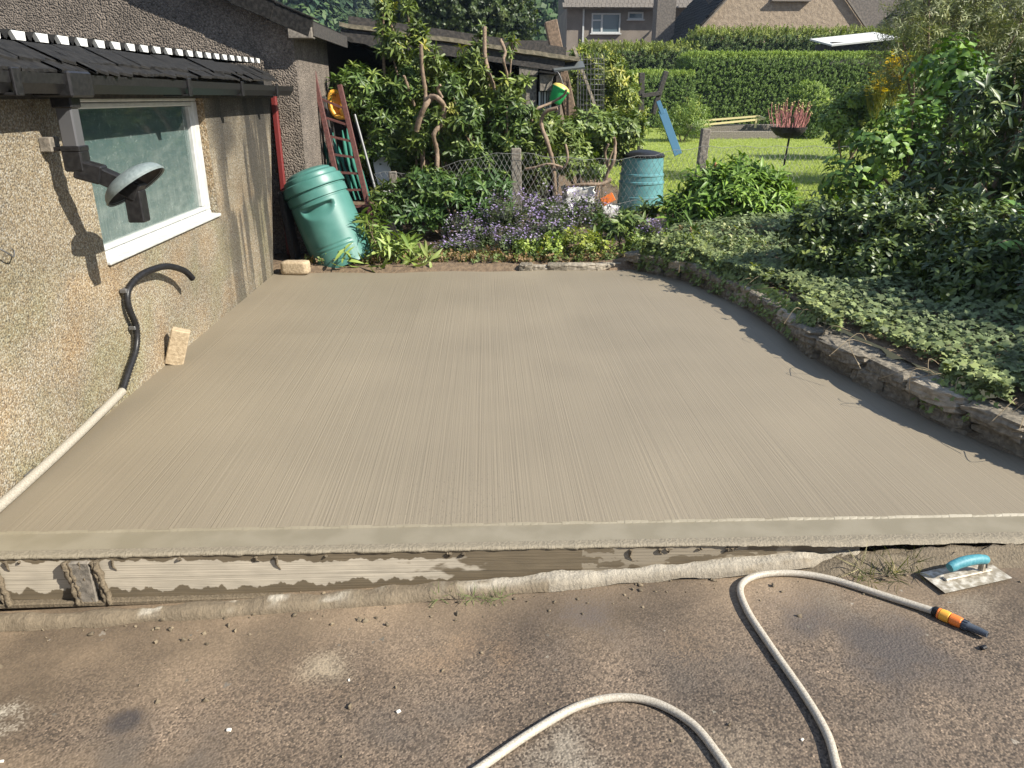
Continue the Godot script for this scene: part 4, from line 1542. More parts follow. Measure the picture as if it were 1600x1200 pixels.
	bar(s, Vector3(-0.57, 2.05, 0), Vector3(0.0, -0.2, 0), 0.16, 0.16, Vector3(0, 0, 1), 0.01)
	obj("timber", s, mat("brown_post", lin(0.13, 0.09, 0.07), 0.85), t)
	M.brown_post.albedo_texture = M.bark.albedo_texture
	M.brown_post.albedo_color = Color.WHITE
	triplanar(M.brown_post, 3.0)
	s = st()
	bar(s, Vector3(-0.28, 1.75, 0.12), Vector3(0.25, 0.5, 0.15), 0.035, 0.035, Vector3(0, 0, 1))
	obj("pale_batten", s, M.pale_stone, t)
	t = thing("wire_roll", "upright roll of square wire mesh standing beside the leaning timber post", "wire mesh", Vector3(1.38, 0.2, -10.2))
	s = st()
	for k in 22:
		var a := TAU * k / 22.0
		tube(s, [Vector3(cos(a) * 0.17, -0.1, sin(a) * 0.17), Vector3(cos(a) * 0.17 - 0.05, 1.75, sin(a) * 0.17)], 0.0025, 3, false)
	for j in 30:
		var ring := []
		for k in 17:
			var a := TAU * k / 16.0
			ring.append(Vector3(cos(a) * 0.17 - 0.05 * j / 30.0, -0.05 + j * 0.06, sin(a) * 0.17))
		tube(s, ring, 0.0025, 3, false)
	obj("mesh", s, M.wire, t)
	# things leaning on the house's side wall
	t = thing("trellis_ladder", "red-brown wooden ladder leaning on the house wall behind the compost bin", "ladder", Vector3(-1.42, 0.1, -7.95))
	o = t.position
	for r in [[Vector3(-1.69, 1.77, -8.08), Vector3(-1.40, 0.1, -7.85)], [Vector3(-1.43, 1.56, -8.08), Vector3(-1.14, 0.1, -7.85)]]:
		s = st()
		bar(s, r[0] - o, r[1] - o, 0.05, 0.035, Vector3(0, 0, 1), 0.004)
		obj("rail", s, M.red_wood, t)
	for k in 7:
		var f := 0.20 + 0.105 * k
		s = st()
		bar(s, Vector3(-1.69, 1.77, -8.09).lerp(Vector3(-1.40, 0.1, -7.86), f) - o, Vector3(-1.43, 1.56, -8.09).lerp(Vector3(-1.14, 0.1, -7.86), f - 0.045) - o, 0.02, 0.035, Vector3(0, 0, 1))
		obj("rung", s, M.red_wood, t)
	s = st()
	bar(s, Vector3(-1.62, 1.45, -8.15), Vector3(-1.48, 0.1, -8.0), 0.07, 0.07, Vector3(0, 0, 1), 0.006)
	tag(obj("dark_post", s, M.dark_wood), "dark timber post leaning between the house wall and the red-brown ladder", "post")
	s = st()
	tube(s, [Vector3(-1.33, 1.28, -8.25), Vector3(-1.05, 0.15, -8.05)], 0.013, 10)
	tag(obj("metal_pole", s, M.steel_pole), "slim grey metal pole leaning behind the wire fence, right of the ladder", "pole")
	s = st()
	bar(s, Vector3(-1.18, 1.05, -8.6), Vector3(-0.98, 0.1, -8.3), 0.17, 0.02, Vector3(0, 0, 1))
	tag(obj("white_board", s, M.bag), "narrow white board leaning behind the wire fence under the shrub", "board")
	t = thing("toddler_swing", "orange plastic toddler swing hung behind the red-brown ladder", "swing", Vector3(-1.53, 1.36, -8.45))
	t.scale = Vector3.ONE * 0.8
	s = st()
	tube(s, smooth([Vector3(-0.08, 0.16, 0), Vector3(0.02, 0.17, 0), Vector3(0.07, 0.08, 0.02), Vector3(0.05, -0.06, 0.02), Vector3(0.1, -0.14, 0.02)], 6), 0.032, 10)
	tube(s, smooth([Vector3(-0.08, 0.16, 0), Vector3(-0.1, 0.02, 0.02), Vector3(-0.03, -0.12, 0.02), Vector3(0.1, -0.14, 0.02)], 6), 0.03, 10)
	obj("rim", s, M.yellow_plastic, t)
	s = st()
	bx(s, Vector3(-0.01, 0.02, -0.02), Vector3(0.14, 0.26, 0.02), Basis(Vector3.BACK, 0.2), 0.005)
	obj("shell", s, mat("amber", lin(0.68, 0.26, 0.02), 0.45), t)
	s = st()
	for k in 7:
		var x := -1.66 + 0.05 * k
		tube(s, smooth([Vector3(x, 1.05 + rf(-0.1, 0.2), -8.2), Vector3(x + 0.06, 0.8, -8.1 + rf(0, 0.05)), Vector3(x + 0.16, 0.45, -8.05)], 4), [0.008, 0.014, 0.02, 0.022, 0.02, 0.018, 0.014, 0.01, 0.008], 5, true, 0.5)
	tag(obj("green_netting", s, M.green_net), "bundle of crumpled green netting behind the ladder at the house corner", "netting")


func far_houses() -> void:
	# house with two white windows
	var t := thing("far_house", "far grey-brown rendered house with white windows and a white rainwater pipe", "house", Vector3(7, 1.5, -46))
	var o := t.position
	var k := 46.0 / 38.0
	var X := func(x: float) -> float: return x * k
	var Y := func(y: float) -> float: return 1.45 + (y - 1.45) * k
	var s := st()
	s.set_smooth_group(-1)
	var x0: float = X.call(3.80)
	var x1: float = X.call(12.0)
	var ye: float = Y.call(5.20)
	bx(s, Vector3((x0 + x1) / 2, (ye + 0.5) / 2, -50.0) - o, Vector3(x1 - x0, ye - 0.5, 8.0))
	obj("wall", s, M.far_render, t)
	var roof := Node3D.new()
	roof.name = "roof"
	t.add_child(roof)
	s = st()
	s.set_smooth_group(-1)
	for c in 9:
		for i in 44:
			var xa := x0 - 0.3 + i * 0.235 + (0.117 if c % 2 else 0.0)
			var z := -45.55 - c * 0.33
			var y := ye + 0.1 + c * 0.235
			bx(s, Vector3(xa + 0.115, y + rf(0, 0.01), z) - o, Vector3(0.222, 0.05, 0.44), Basis(Vector3.RIGHT, 0.6))
	obj("tile_courses", s, M.far_tile, roof, "stuff")
	s = st()
	bx(s, Vector3((x0 + x1) / 2, ye + 2.1, -49.6) - o, Vector3(x1 - x0 + 0.4, 0.1, 5.2), Basis(Vector3.RIGHT, 0.05))
	bx(s, Vector3((x0 + x1) / 2, ye + 1.0, -50.0) - o, Vector3(x1 - x0 - 0.2, 2.1, 5.4))
	obj("roof_back", s, M.far_tile, roof)
	s = st()
	bx(s, Vector3((x0 + x1) / 2, ye + 0.0, -45.6) - o, Vector3(x1 - x0 + 0.5, 0.14, 0.16))
	obj("gutter", s, M.old_wood, roof)
	s = st()
	bx(s, Vector3(X.call(4.55), ye - 1.5, -45.93) - o, Vector3(0.09, 3.0, 0.09))
	obj("rainwater_pipe", s, M.white_plastic, t)
	for d in [[4.96, 6.22, 4.20, 4.97, true], [6.62, 7.26, 4.78, 5.02, false]]:
		var xa: float = X.call(d[0]); var xb: float = X.call(d[1])
		var ya: float = Y.call(d[2]); var yb: float = Y.call(d[3])
		var w := Node3D.new()
		w.name = "window"
		t.add_child(w, true)
		s = st()
		var z := -45.97 - o.z
		var f := 0.075
		bx(s, Vector3((xa + xb) / 2 - o.x, ya - o.y, z), Vector3(xb - xa, f, 0.08))
		bx(s, Vector3((xa + xb) / 2 - o.x, yb - o.y, z), Vector3(xb - xa, f, 0.08))
		bx(s, Vector3(xa - o.x, (ya + yb) / 2 - o.y, z), Vector3(f, yb - ya + f, 0.082))
		bx(s, Vector3(xb - o.x, (ya + yb) / 2 - o.y, z), Vector3(f, yb - ya + f, 0.082))
		if d[4]:
			var xm := lerpf(xa, xb, 0.35)
			bx(s, Vector3(xm - o.x, (ya + yb) / 2 - o.y, z), Vector3(f * 1.4, yb - ya, 0.084))
			bx(s, Vector3((xa + xm) / 2 - o.x, lerpf(ya, yb, 0.66) - o.y, z), Vector3(xm - xa, f, 0.086))
		obj("frame", s, M.white_plastic, w)
		s = st()
		bx(s, Vector3((xa + xb) / 2 - o.x, (ya + yb) / 2 - o.y, z - 0.01), Vector3(xb - xa - 0.05, yb - ya - 0.05, 0.02))
		obj("pane", s, M.far_pane, w)
		s = st()
		bx(s, Vector3((xa + xb) / 2 - o.x, ya - 0.07 - o.y, z + 0.05), Vector3(xb - xa + 0.2, 0.06, 0.14))
		obj("sill", s, M.white_plastic, w)
	# gable house to the right
	t = thing("gable_house", "far house with a wide sandy pebbledashed gable and grey slate roof", "house", Vector3(13.5, 1.5, -36))
	o = t.position
	k = 36.0 / 38.0
	s = st()
	s.set_smooth_group(-1)
	var yb0 := Y.call(3.95) as float
	yb0 = 1.45 + (3.95 - 1.45) * k
	var xl := 9.55 * k
	var xr := 18.1 * k
	var ap := Vector3((xl + xr) / 2, yb0 + (xr - xl) / 2 * 1.08, -36)
	q4(s, Vector3(xl, 0, -36) - o, Vector3(xr, 0, -36) - o, Vector3(xr, yb0, -36) - o, Vector3(xl, yb0, -36) - o, Vector3.BACK)
	t3(s, Vector3(xl, yb0, -36) - o, Vector3(xr, yb0, -36) - o, ap - o, Vector3.BACK)
	q4(s, Vector3(xl, 0, -36) - o, Vector3(xl, 0, -44) - o, Vector3(xl, yb0, -44) - o, Vector3(xl, yb0, -36) - o, Vector3.LEFT)
	obj("wall", s, M.far_pebble, t)
	roof = Node3D.new()
	roof.name = "roof"
	t.add_child(roof)
	s = st()
	s.set_smooth_group(-1)
	var dl := (ap - Vector3(xl, yb0, -36)).normalized()
	var run := ap.distance_to(Vector3(xl, yb0, -36))
	var courses := 26
	for c in courses:
		for i in 28:
			var p := Vector3(xl, yb0, -35.85) + dl * (run * (c - 0.6) / courses) + Vector3(-0.08 - rf(0, 0.012), 0.08, -0.30 * i - (0.15 if c % 2 else 0.0))
			bx(s, p - o, Vector3(run / courses * 1.25, 0.07, 0.28), Basis(Vector3.BACK, atan2(dl.y, dl.x) - 0.06))
	obj("slate_courses", s, M.slate, roof, "stuff")
	s = st()
	bar(s, Vector3(xr + 0.1, yb0 - 0.1, -38) - o, ap + Vector3(0.1, 0.1, -2) - o, 8.2, 0.1, Vector3(0, 0, 1))
	obj("roof_slope", s, M.far_tile, roof)
	s = st()
	bar(s, Vector3(xl - 0.1, yb0 - 0.1, -35.9) - o, ap + Vector3(0, 0, 0.1) - o, 0.06, 0.14, Vector3(0, 0, 1))
	bar(s, Vector3(xr + 0.1, yb0 - 0.1, -35.9) - o, ap + Vector3(0, 0, 0.1) - o, 0.06, 0.14, Vector3(0, 0, 1))
	obj("verge", s, M.old_wood, roof)
	s = st()
	bx(s, Vector3(9.3 * k, yb0 + 0.6, -40.6) - o, Vector3(0.9, 4.6, 1.0))
	obj("chimney", s, M.far_tile, roof)
	var w2 := Node3D.new()
	w2.name = "window"
	t.add_child(w2)
	s = st()
	var wx := 14.0 * k
	bx(s, Vector3(wx, 5.75 * k, -35.95) - o, Vector3(1.5, 0.12, 0.12))
	bx(s, Vector3(wx - 0.7, 5.75 * k + 0.6, -35.95) - o, Vector3(0.09, 1.2, 0.1))
	bx(s, Vector3(wx + 0.7, 5.75 * k + 0.6, -35.95) - o, Vector3(0.09, 1.2, 0.1))
	bx(s, Vector3(wx, 5.75 * k + 0.6, -35.95) - o, Vector3(0.09, 1.2, 0.1))
	bx(s, Vector3(wx, 5.75 * k + 1.2, -35.95) - o, Vector3(1.5, 0.09, 0.1))
	obj("frame", s, M.white_plastic, w2)
	s = st()
	bx(s, Vector3(wx, 5.75 * k + 0.6, -35.98) - o, Vector3(1.4, 1.15, 0.03))
	obj("pane", s, M.far_pane, w2)
	s = st()
	bx(s, Vector3(wx, 5.75 * k - 0.12, -35.9) - o, Vector3(1.7, 0.08, 0.24))
	obj("sill", s, M.old_wood, w2)
	# neighbour at the far right, just a corner of it shows
	t = thing("cream_house", "corner of a cream house with a dark roof, far right behind the willow", "house", Vector3(24, 2, -44))
	o = t.position
	s = st()
	bx(s, Vector3(0, 1.0, 0), Vector3(6.5, 4.4, 5))
	obj("wall", s, mat("cream", lin(0.5, 0.45, 0.33), 0.9), t)
	s = st()
	bar(s, Vector3(0, 3.2, 2.8), Vector3(0, 5.0, 0), 7.0, 0.15, Vector3.UP)
	bar(s, Vector3(0, 3.2, -2.8), Vector3(0, 5.0, 0), 7.0, 0.15, Vector3.UP)
	obj("roof", s, M.slate, t)
	# low shed with a pale roof between the hedges
	t = thing("low_shed", "low dark shed with a bright white sheet roof behind the clipped hedge", "shed", Vector3(12.2, 1.2, -27))
	s = st()
	bx(s, Vector3(0, 0.95, 0), Vector3(1.9, 1.9, 1.4))
	obj("wall", s, M.dark_wood, t)
	s = st()
	bx(s, Vector3(0, 2.03, 0.05), Vector3(2.2, 0.05, 1.8), Basis(Vector3.BACK, 0.10) * Basis(Vector3.RIGHT, 0.16))
	obj("roof", s, M.white_sheet, t)


func hill_y(x: float, z: float) -> float:
	var d := -z
	return 2.8 + 62.0 * smoothstep(70.0, 330.0, d + 0.10 * x) + 22.0 * smoothstep(240.0, 520.0, d) + 5.0 * sin(x * 0.021 + 1.0) * smoothstep(80, 200, d)


func far_hill() -> void:
	var s := st()
	for i in 40:
		for j in 50:
			var p := []
			for e in [[i, j], [i, j + 1], [i + 1, j + 1], [i + 1, j]]:
				var z: float = -56.0 - 480.0 * pow(e[0] / 40.0, 1.4)
				var x: float = -260.0 + 620.0 * e[1] / 50.0
				p.append(Vector3(x, hill_y(x, z) if e[0] > 0 else 2.3, z))
			q4(s, p[0], p[1], p[2], p[3], Vector3.UP)
	var m := mat("meadow", lin(0.12, 0.19, 0.04), 0.95)
	mottle(m, 91, Color(0.09, 0.15, 0.03), Color(0.20, 0.26, 0.07), 60.0, 0.03, 0.3, 0.0)
	tag(obj("far_hill", s, m), "far green hillside with meadows above the valley", "hill", "", "structure")
	# crown: a ragged ball of leafy faces
	var crown := st()
	for i in 1800:
		var d := Vector3(rng.randfn(), rng.randfn(), rng.randfn()).normalized()
		var r := rf(0.62, 1.0)
		var p := d * r * Vector3(1, 1.05, 1)
		var b := aim((d + Vector3.UP * 0.4 + Vector3(rf(-0.5, 0.5), rf(-0.5, 0.5), rf(-0.5, 0.5))).normalized(), rf(0, 6))
		var v := rf(0.7, 1.25)
		crown.set_color(Color(v, v, v))
		leaf(crown, Transform3D(b, p), 0.13, 0.10, 0.2, 0.25, 2)
	var cm := done(crown)
	var cone := st()
	for i in 260:
		var h := pow(rng.randf(), 0.7)
		var a := rf(0, TAU)
		var r := (1.0 - h) * 0.34 * rf(0.6, 1.05)
		var v := rf(0.7, 1.2)
		cone.set_color(Color(v, v, v))
		leaf(cone, Transform3D(Basis(Vector3.UP, a) * Basis(Vector3.RIGHT, 0.35), Vector3(sin(a) * r * 0.5, h * 2.0 - 0.9, cos(a) * r * 0.5)), 0.10 + r, 0.12, 0.1, 0.3, 2)
	var conem := done(cone)
	var xf := []
	var col := []
	var xf2 := []
	var col2 := []
	for i in 4200:
		var z := -75.0 - 400.0 * pow(rng.randf(), 1.1)
		var x := rf(-0.45, 1.0) * (-z) * 0.85 - 12.0
		# meadows at the far left
		var az := x / -z
		if az < -0.14 and z < -150 and (sin(z * 0.03) > 0.15):
			continue
		var sc := rf(3.2, 5.6)
		var y := hill_y(x, z)
		var v := rf(0.7, 1.25)
		if az < -0.05 and rng.randf() < 0.75:
			xf2.append(Transform3D(Basis(Vector3.UP, rf(0, 6)).scaled_local(Vector3.ONE * sc * 1.25), Vector3(x, y + sc, z)))
			col2.append(Color(0.022 * v, 0.055 * v, 0.022 * v))
		else:
			xf.append(Transform3D(Basis(Vector3.UP, rf(0, 6)).scaled_local(Vector3(sc, sc * rf(0.9, 1.3), sc)), Vector3(x, y + sc * 0.6, z)))
			col.append(Color(rf(0.03, 0.06) * v, rf(0.075, 0.11) * v, 0.025 * v))
	tag(multi("hillside_wood", cm, M.matt_leaf, xf, col, null), "far broadleaf woodland covering the hazy hillside", "woodland", "", "stuff")
	tag(multi("hillside_conifers", conem, M.needle, xf2, col2, null), "far dark conifer plantation on the left of the hillside", "woodland", "", "stuff")


func hedge(called: String, label: String, boxes: Array, lo: Color, hi: Color, tip: Color, per: float, size: float, rough := 0.06) -> void:
	var t := thing(called, label, "hedge", Vector3((boxes[0][0] + boxes[0][1]) / 2, ground_y(6, boxes[0][4]), boxes[0][4]))
	var o := t.position
	var xf := []
	var col := []
	var s := st()
	for b in boxes:   # x0, x1, y0, y1, z front, depth
		bx(s, Vector3((b[0] + b[1]) / 2, (b[2] + b[3]) / 2 - 0.12, b[4] - b[5] / 2) - o, Vector3(b[1] - b[0] - 0.3, b[3] - b[2] - 0.25, b[5] - 0.34))
		for f in 3:
			var area: float = (b[1] - b[0]) * (b[3] - b[2]) if f == 0 else ((b[1] - b[0]) * b[5] if f == 1 else b[5] * (b[3] - b[2]))
			for i in int(area * per):
				var p: Vector3
				var n: Vector3
				if f == 0:
					p = Vector3(rf(b[0], b[1]), rf(b[2], b[3]), b[4]); n = Vector3.BACK
				elif f == 1:
					p = Vector3(rf(b[0], b[1]), b[3], b[4] - rf(0, b[5])); n = Vector3.UP
				else:
					p = Vector3(b[0], rf(b[2], b[3]), b[4] - rf(0, b[5])); n = Vector3.LEFT
				# rounded shoulders
				var top: float = (b[3] - p.y)
				if f == 0 and top < 0.2:
					p.z -= 0.16 * pow(1.0 - top / 0.2, 2.0)
				p -= n * absf(rng.randfn()) * rough
				p += n * rf(-0.03, rough)
				var dir := (n + Vector3.UP * 0.6 + Vector3(rf(-1, 1), rf(-1, 1), rf(-1, 1)) * 0.5).normalized()
				xf.append(Transform3D(aim(dir, rf(0, 6)).scaled_local(Vector3.ONE * size * rf(0.7, 1.2)), p - o))
				var c := lo.lerp(hi, rng.randf())
				if f == 1 or top < 0.10:
					c = c.lerp(tip, rf(0.2, 0.9))
				col.append(c)
	multi("foliage", SP.hedge.mesh, M.matt_leaf, xf, col, t)
	obj("branches", s, mat("hedge_core", lin(0.02, 0.03, 0.01), 0.95) if not M.has("hedge_core") else M.hedge_core, t)


func hedges() -> void:
	hedge("clipped_hedge", "long square-clipped green hedge across the far side of the lawn", [[6.1, 16.0, 0.5, 2.60, -24.0, 1.5], [4.3, 6.2, 0.45, 2.08, -23.7, 1.4]], Color(0.085, 0.145, 0.025), Color(0.17, 0.26, 0.05), Color(0.38, 0.48, 0.10), 520, 0.95)
	hedge("rough_hedge", "taller shaggy dark hedge in front of the far houses", [[3.5, 8.0, 0.9, 3.05, -29.5, 1.4], [7.8, 20.0, 0.9, 3.55, -29.8, 1.6]], Color(0.05, 0.085, 0.018), Color(0.11, 0.17, 0.035), Color(0.34, 0.38, 0.08), 190, 1.7, 0.24)


func fence_and_bins() -> void:
	# leaning green compost bin
	var axis := Vector3(-0.345, 0.94, -0.10).normalized()
	var t := thing("compost_bin", "large green plastic compost bin leaning towards the house corner", "compost bin", Vector3(-1.30, 0.0, -7.0))
	var b := aim(axis)
	# keep the lathe's x axis along the world's x as far as the tilt allows
	var x := (Vector3.RIGHT - axis * axis.x).normalized()
	b = Basis(x, axis, x.cross(axis))
	var xf := Transform3D(b, Vector3.ZERO)
	var prof := [Vector2(0.283, 0.0), Vector2(0.283, 0.03)]
	for k in 90:
		prof.append(Vector2(lerpf(0.283, 0.272, k / 89.0), 0.035 + 0.565 * k / 89.0))
	prof.append_array([Vector2(0.272, 0.602), Vector2(0.262, 0.606), Vector2(0.262, 0.618), Vector2(0.276, 0.623), Vector2(0.274, 0.690), Vector2(0.262, 0.696), Vector2(0.262, 0.704), Vector2(0.284, 0.710), Vector2(0.286, 0.72), Vector2(0.270, 0.785), Vector2(0.256, 0.795), Vector2(0.236, 0.797)])
	var scoop := func(a: float, y: float) -> float:
		var da := absf(wrapf(a - (PI / 2 - 0.02), -PI, PI))
		var k := 1.0
		if y > 0.41 and y < 0.58 and da < 0.58:
			var e := sqrt(1.0 - pow(da / 0.58, 2.0))
			var low := 0.562 - 0.135 * e
			k -= 0.20 * minf(1.0, e * 1.6) * smoothstep(low, 0.555, y) * smoothstep(0.573, 0.566, y)
		# lines of the hatch near the foot
		if da < 0.62 and (absf(y - 0.20) < 0.007 or absf(y - 0.165) < 0.007):
			k -= 0.018
		if absf(da - 0.62) < 0.05 and y > 0.02 and y < 0.165:
			k -= 0.012
		return k
	var s := st()
	lathe(s, prof, 112, xf, scoop)
	obj("body", s, M.green_plastic, t)
	s = st()
	lathe(s, [Vector2(0.245, 0.795), Vector2(0.246, 0.815), Vector2(0.238, 0.835), Vector2(0.205, 0.850), Vector2(0.198, 0.866), Vector2(0.16, 0.884), Vector2(0.09, 0.895), Vector2(0.0, 0.898)], 72, xf)
	obj("lid", s, M.green_plastic, t)
	# black thing wedged between bin and wall
	s = st()
	bx(s, Vector3(-1.80, 0.33, -7.05), Vector3(0.05, 0.66, 0.2), Basis(Vector3.BACK, 0.10), 0.01)
	tag(obj("plastic_sheet", s, M.black_plastic), "black plastic sheet wedged between the compost bin and the outbuilding corner", "sheet")
	s = st()
	bx(s, Vector3(-0.96, 0.14, -7.32), Vector3(0.28, 0.30, 0.02), Basis(Vector3.BACK, 0.35), 0.004)
	tag(obj("slate_offcut", s, M.slate), "dark slate offcut propped on the right side of the green compost bin", "slate")
	# straight blue-green bin
	t = thing("blue_bin", "blue-green plastic compost bin with a black lid behind the wire fence", "compost bin", Vector3(1.965, 0.06, -9.75))
	s = st()
	lathe(s, [Vector2(0.295, 0.0), Vector2(0.288, 0.22), Vector2(0.28, 0.225), Vector2(0.276, 0.37), Vector2(0.286, 0.378), Vector2(0.284, 0.40), Vector2(0.27, 0.408), Vector2(0.268, 0.465), Vector2(0.276, 0.47), Vector2(0.274, 0.49), Vector2(0.262, 0.497), Vector2(0.256, 0.70), Vector2(0.25, 0.705)], 56, Transform3D.IDENTITY)
	obj("body", s, M.blue_plastic, t)
	s = st()
	lathe(s, [Vector2(0.266, 0.69), Vector2(0.270, 0.712), Vector2(0.255, 0.73), Vector2(0.14, 0.762), Vector2(0.05, 0.775), Vector2(0.0, 0.777)], 56, Transform3D.IDENTITY)
	obj("lid", s, M.black_plastic, t)
	# wire fence
	t = thing("wire_fence", "sagging chain-link garden fence on grey wooden posts behind the flowers", "fence", Vector3(1.0, 0.05, -8.2))
	var o := t.position
	for p in [[2.265, 1.14, 0.09, 0.03], [0.33, 0.95, 0.105, -0.01], [-0.95, 0.72, 0.08, -0.02], [4.6, 1.1, 0.1, 0.0]]:
		s = st()
		bar(s, Vector3(p[0] - p[3], -0.1, -8.2) - o, Vector3(p[0] + p[3], p[1], -8.2) - o, p[2], p[2] * 0.9, Vector3(0, 0, 1), 0.008)
		obj("post", s, M.old_wood, t)
	s = st()
	var fx0 := -1.15
	var fx1 := 4.6
	var cell := 0.055
	var n := int((fx1 - fx0) / cell)
	var top := func(px: float) -> float: return 0.71 + 0.20 * smoothstep(-0.9, 0.3, px) + 0.05 * smoothstep(1.2, 2.2, px) - 0.07 * sin(PI * clampf((px - 0.33) / 1.93, 0, 1)) + 0.012 * sin(px * 17.0)
	for i in n:
		var px := fx0 + i * cell
		var pts := []
		var ty: float = top.call(px)
		var rows := 18
		for j in rows + 1:
			var sx := px + (cell * 0.5 if (j + 0) % 2 else 0.0) + (cell * 0.0)
			pts.append(Vector3(sx + 0.004 * sin(j * 1.3 + px * 9.0), 0.03 + (ty - 0.03) * j / rows, -8.13 + 0.03 * sin(px * 2.0 + j * 0.2)) - o)
		tube(s, pts, 0.0018, 3, false)
		var pts2 := []
		for j in rows + 1:
			var sx := px + (cell * 0.5 if j % 2 else cell)
			pts2.append(Vector3(sx + 0.004 * sin(j * 1.3 + px * 9.0), 0.03 + (ty - 0.03) * j / rows, -8.132 + 0.03 * sin(px * 2.0 + j * 0.2)) - o)
		tube(s, pts2, 0.0018, 3, false)
	for yy in [0.0, -0.45]:
		var pts := []
		for i in 60:
			var px := fx0 + (fx1 - fx0) * i / 59.0
			pts.append(Vector3(px, top.call(px) + yy, -8.13 + 0.03 * sin(px * 2.0)) - o)
		tube(s, pts, 0.0022, 4, false)
	obj("wire_mesh", s, mat("fence_wire", lin(0.24, 0.24, 0.22), 0.6, 0.2), t, "stuff")
	# rubbish behind the fence
	for k in [["white plastic sack crumpled behind the fence, left of the blue-green bin", Vector3(1.12, 0.30, -9.35), 0.34, 31], ["small white sack slumped low behind the fence beneath the pale sack", Vector3(0.93, 0.16, -9.0), 0.24, 32], ["grey-white sack lying against the foot of the blue-green bin", Vector3(1.48, 0.14, -9.2), 0.22, 33]]:
		var r := rock(Vector3(k[2], k[2] * 0.8, k[2] * 0.8), k[3], 0.28, 8)
		var a := put("plastic_sack", r, M.bag)
		a.position = k[1]
		tag(a, k[0], "sack", "white sacks behind the fence")
	s = st()
	bx(s, Vector3(1.42, 0.33, -8.95), Vector3(0.16, 0.10, 0.02), Basis(Vector3.BACK, 0.5), 0.004)
	tag(obj("orange_scrap", s, M.orange_plastic), "scrap of bright orange plastic behind the fence beside the blue-green bin", "scrap")
	# upturned timber frame and blue board
	t = thing("timber_frame", "upturned dark timber frame with two legs sticking up above the shrubs", "bench", Vector3(3.23, -0.035, -15.5))
	t.scale = Vector3.ONE * 1.292
	s = st()
	bar(s, Vector3(-0.17, 1.48, 0), Vector3(-0.12, 0.0, 0), 0.075, 0.075, Vector3(0, 0, 1), 0.005)
	obj("leg", s, M.dark_wood, t)
	s = st()
	bar(s, Vector3(0.19, 1.50, 0), Vector3(0.03, 0.9, 0), 0.07, 0.07, Vector3(0, 0, 1), 0.005)
	obj("leg", s, M.dark_wood, t)
	s = st()
	bar(s, Vector3(-0.16, 1.16, 0.03), Vector3(0.13, 1.20, 0.03), 0.06, 0.05, Vector3(0, 0, 1), 0.004)
	obj("rail", s, M.dark_wood, t)
	s = st()
	bar(s, Vector3(3.41, 1.21, -15.35), Vector3(3.73, 0.40, -15.10), 0.15, 0.04, Vector3(0, 0, 1), 0.004)
	bar(s, Vector3(3.33, 1.37, -15.38), Vector3(3.43, 1.14, -15.33), 0.08, 0.05, Vector3(0, 0, 1), 0.004)
	tag(obj("blue_board", s, M.blue_paint), "blue painted board leaning among the shrubs below the timber frame", "board")


func tarmac_at(x: float, z: float, up := 0.0) -> Vector3:
	return Vector3(x, tarmac_y(x) + up, z)


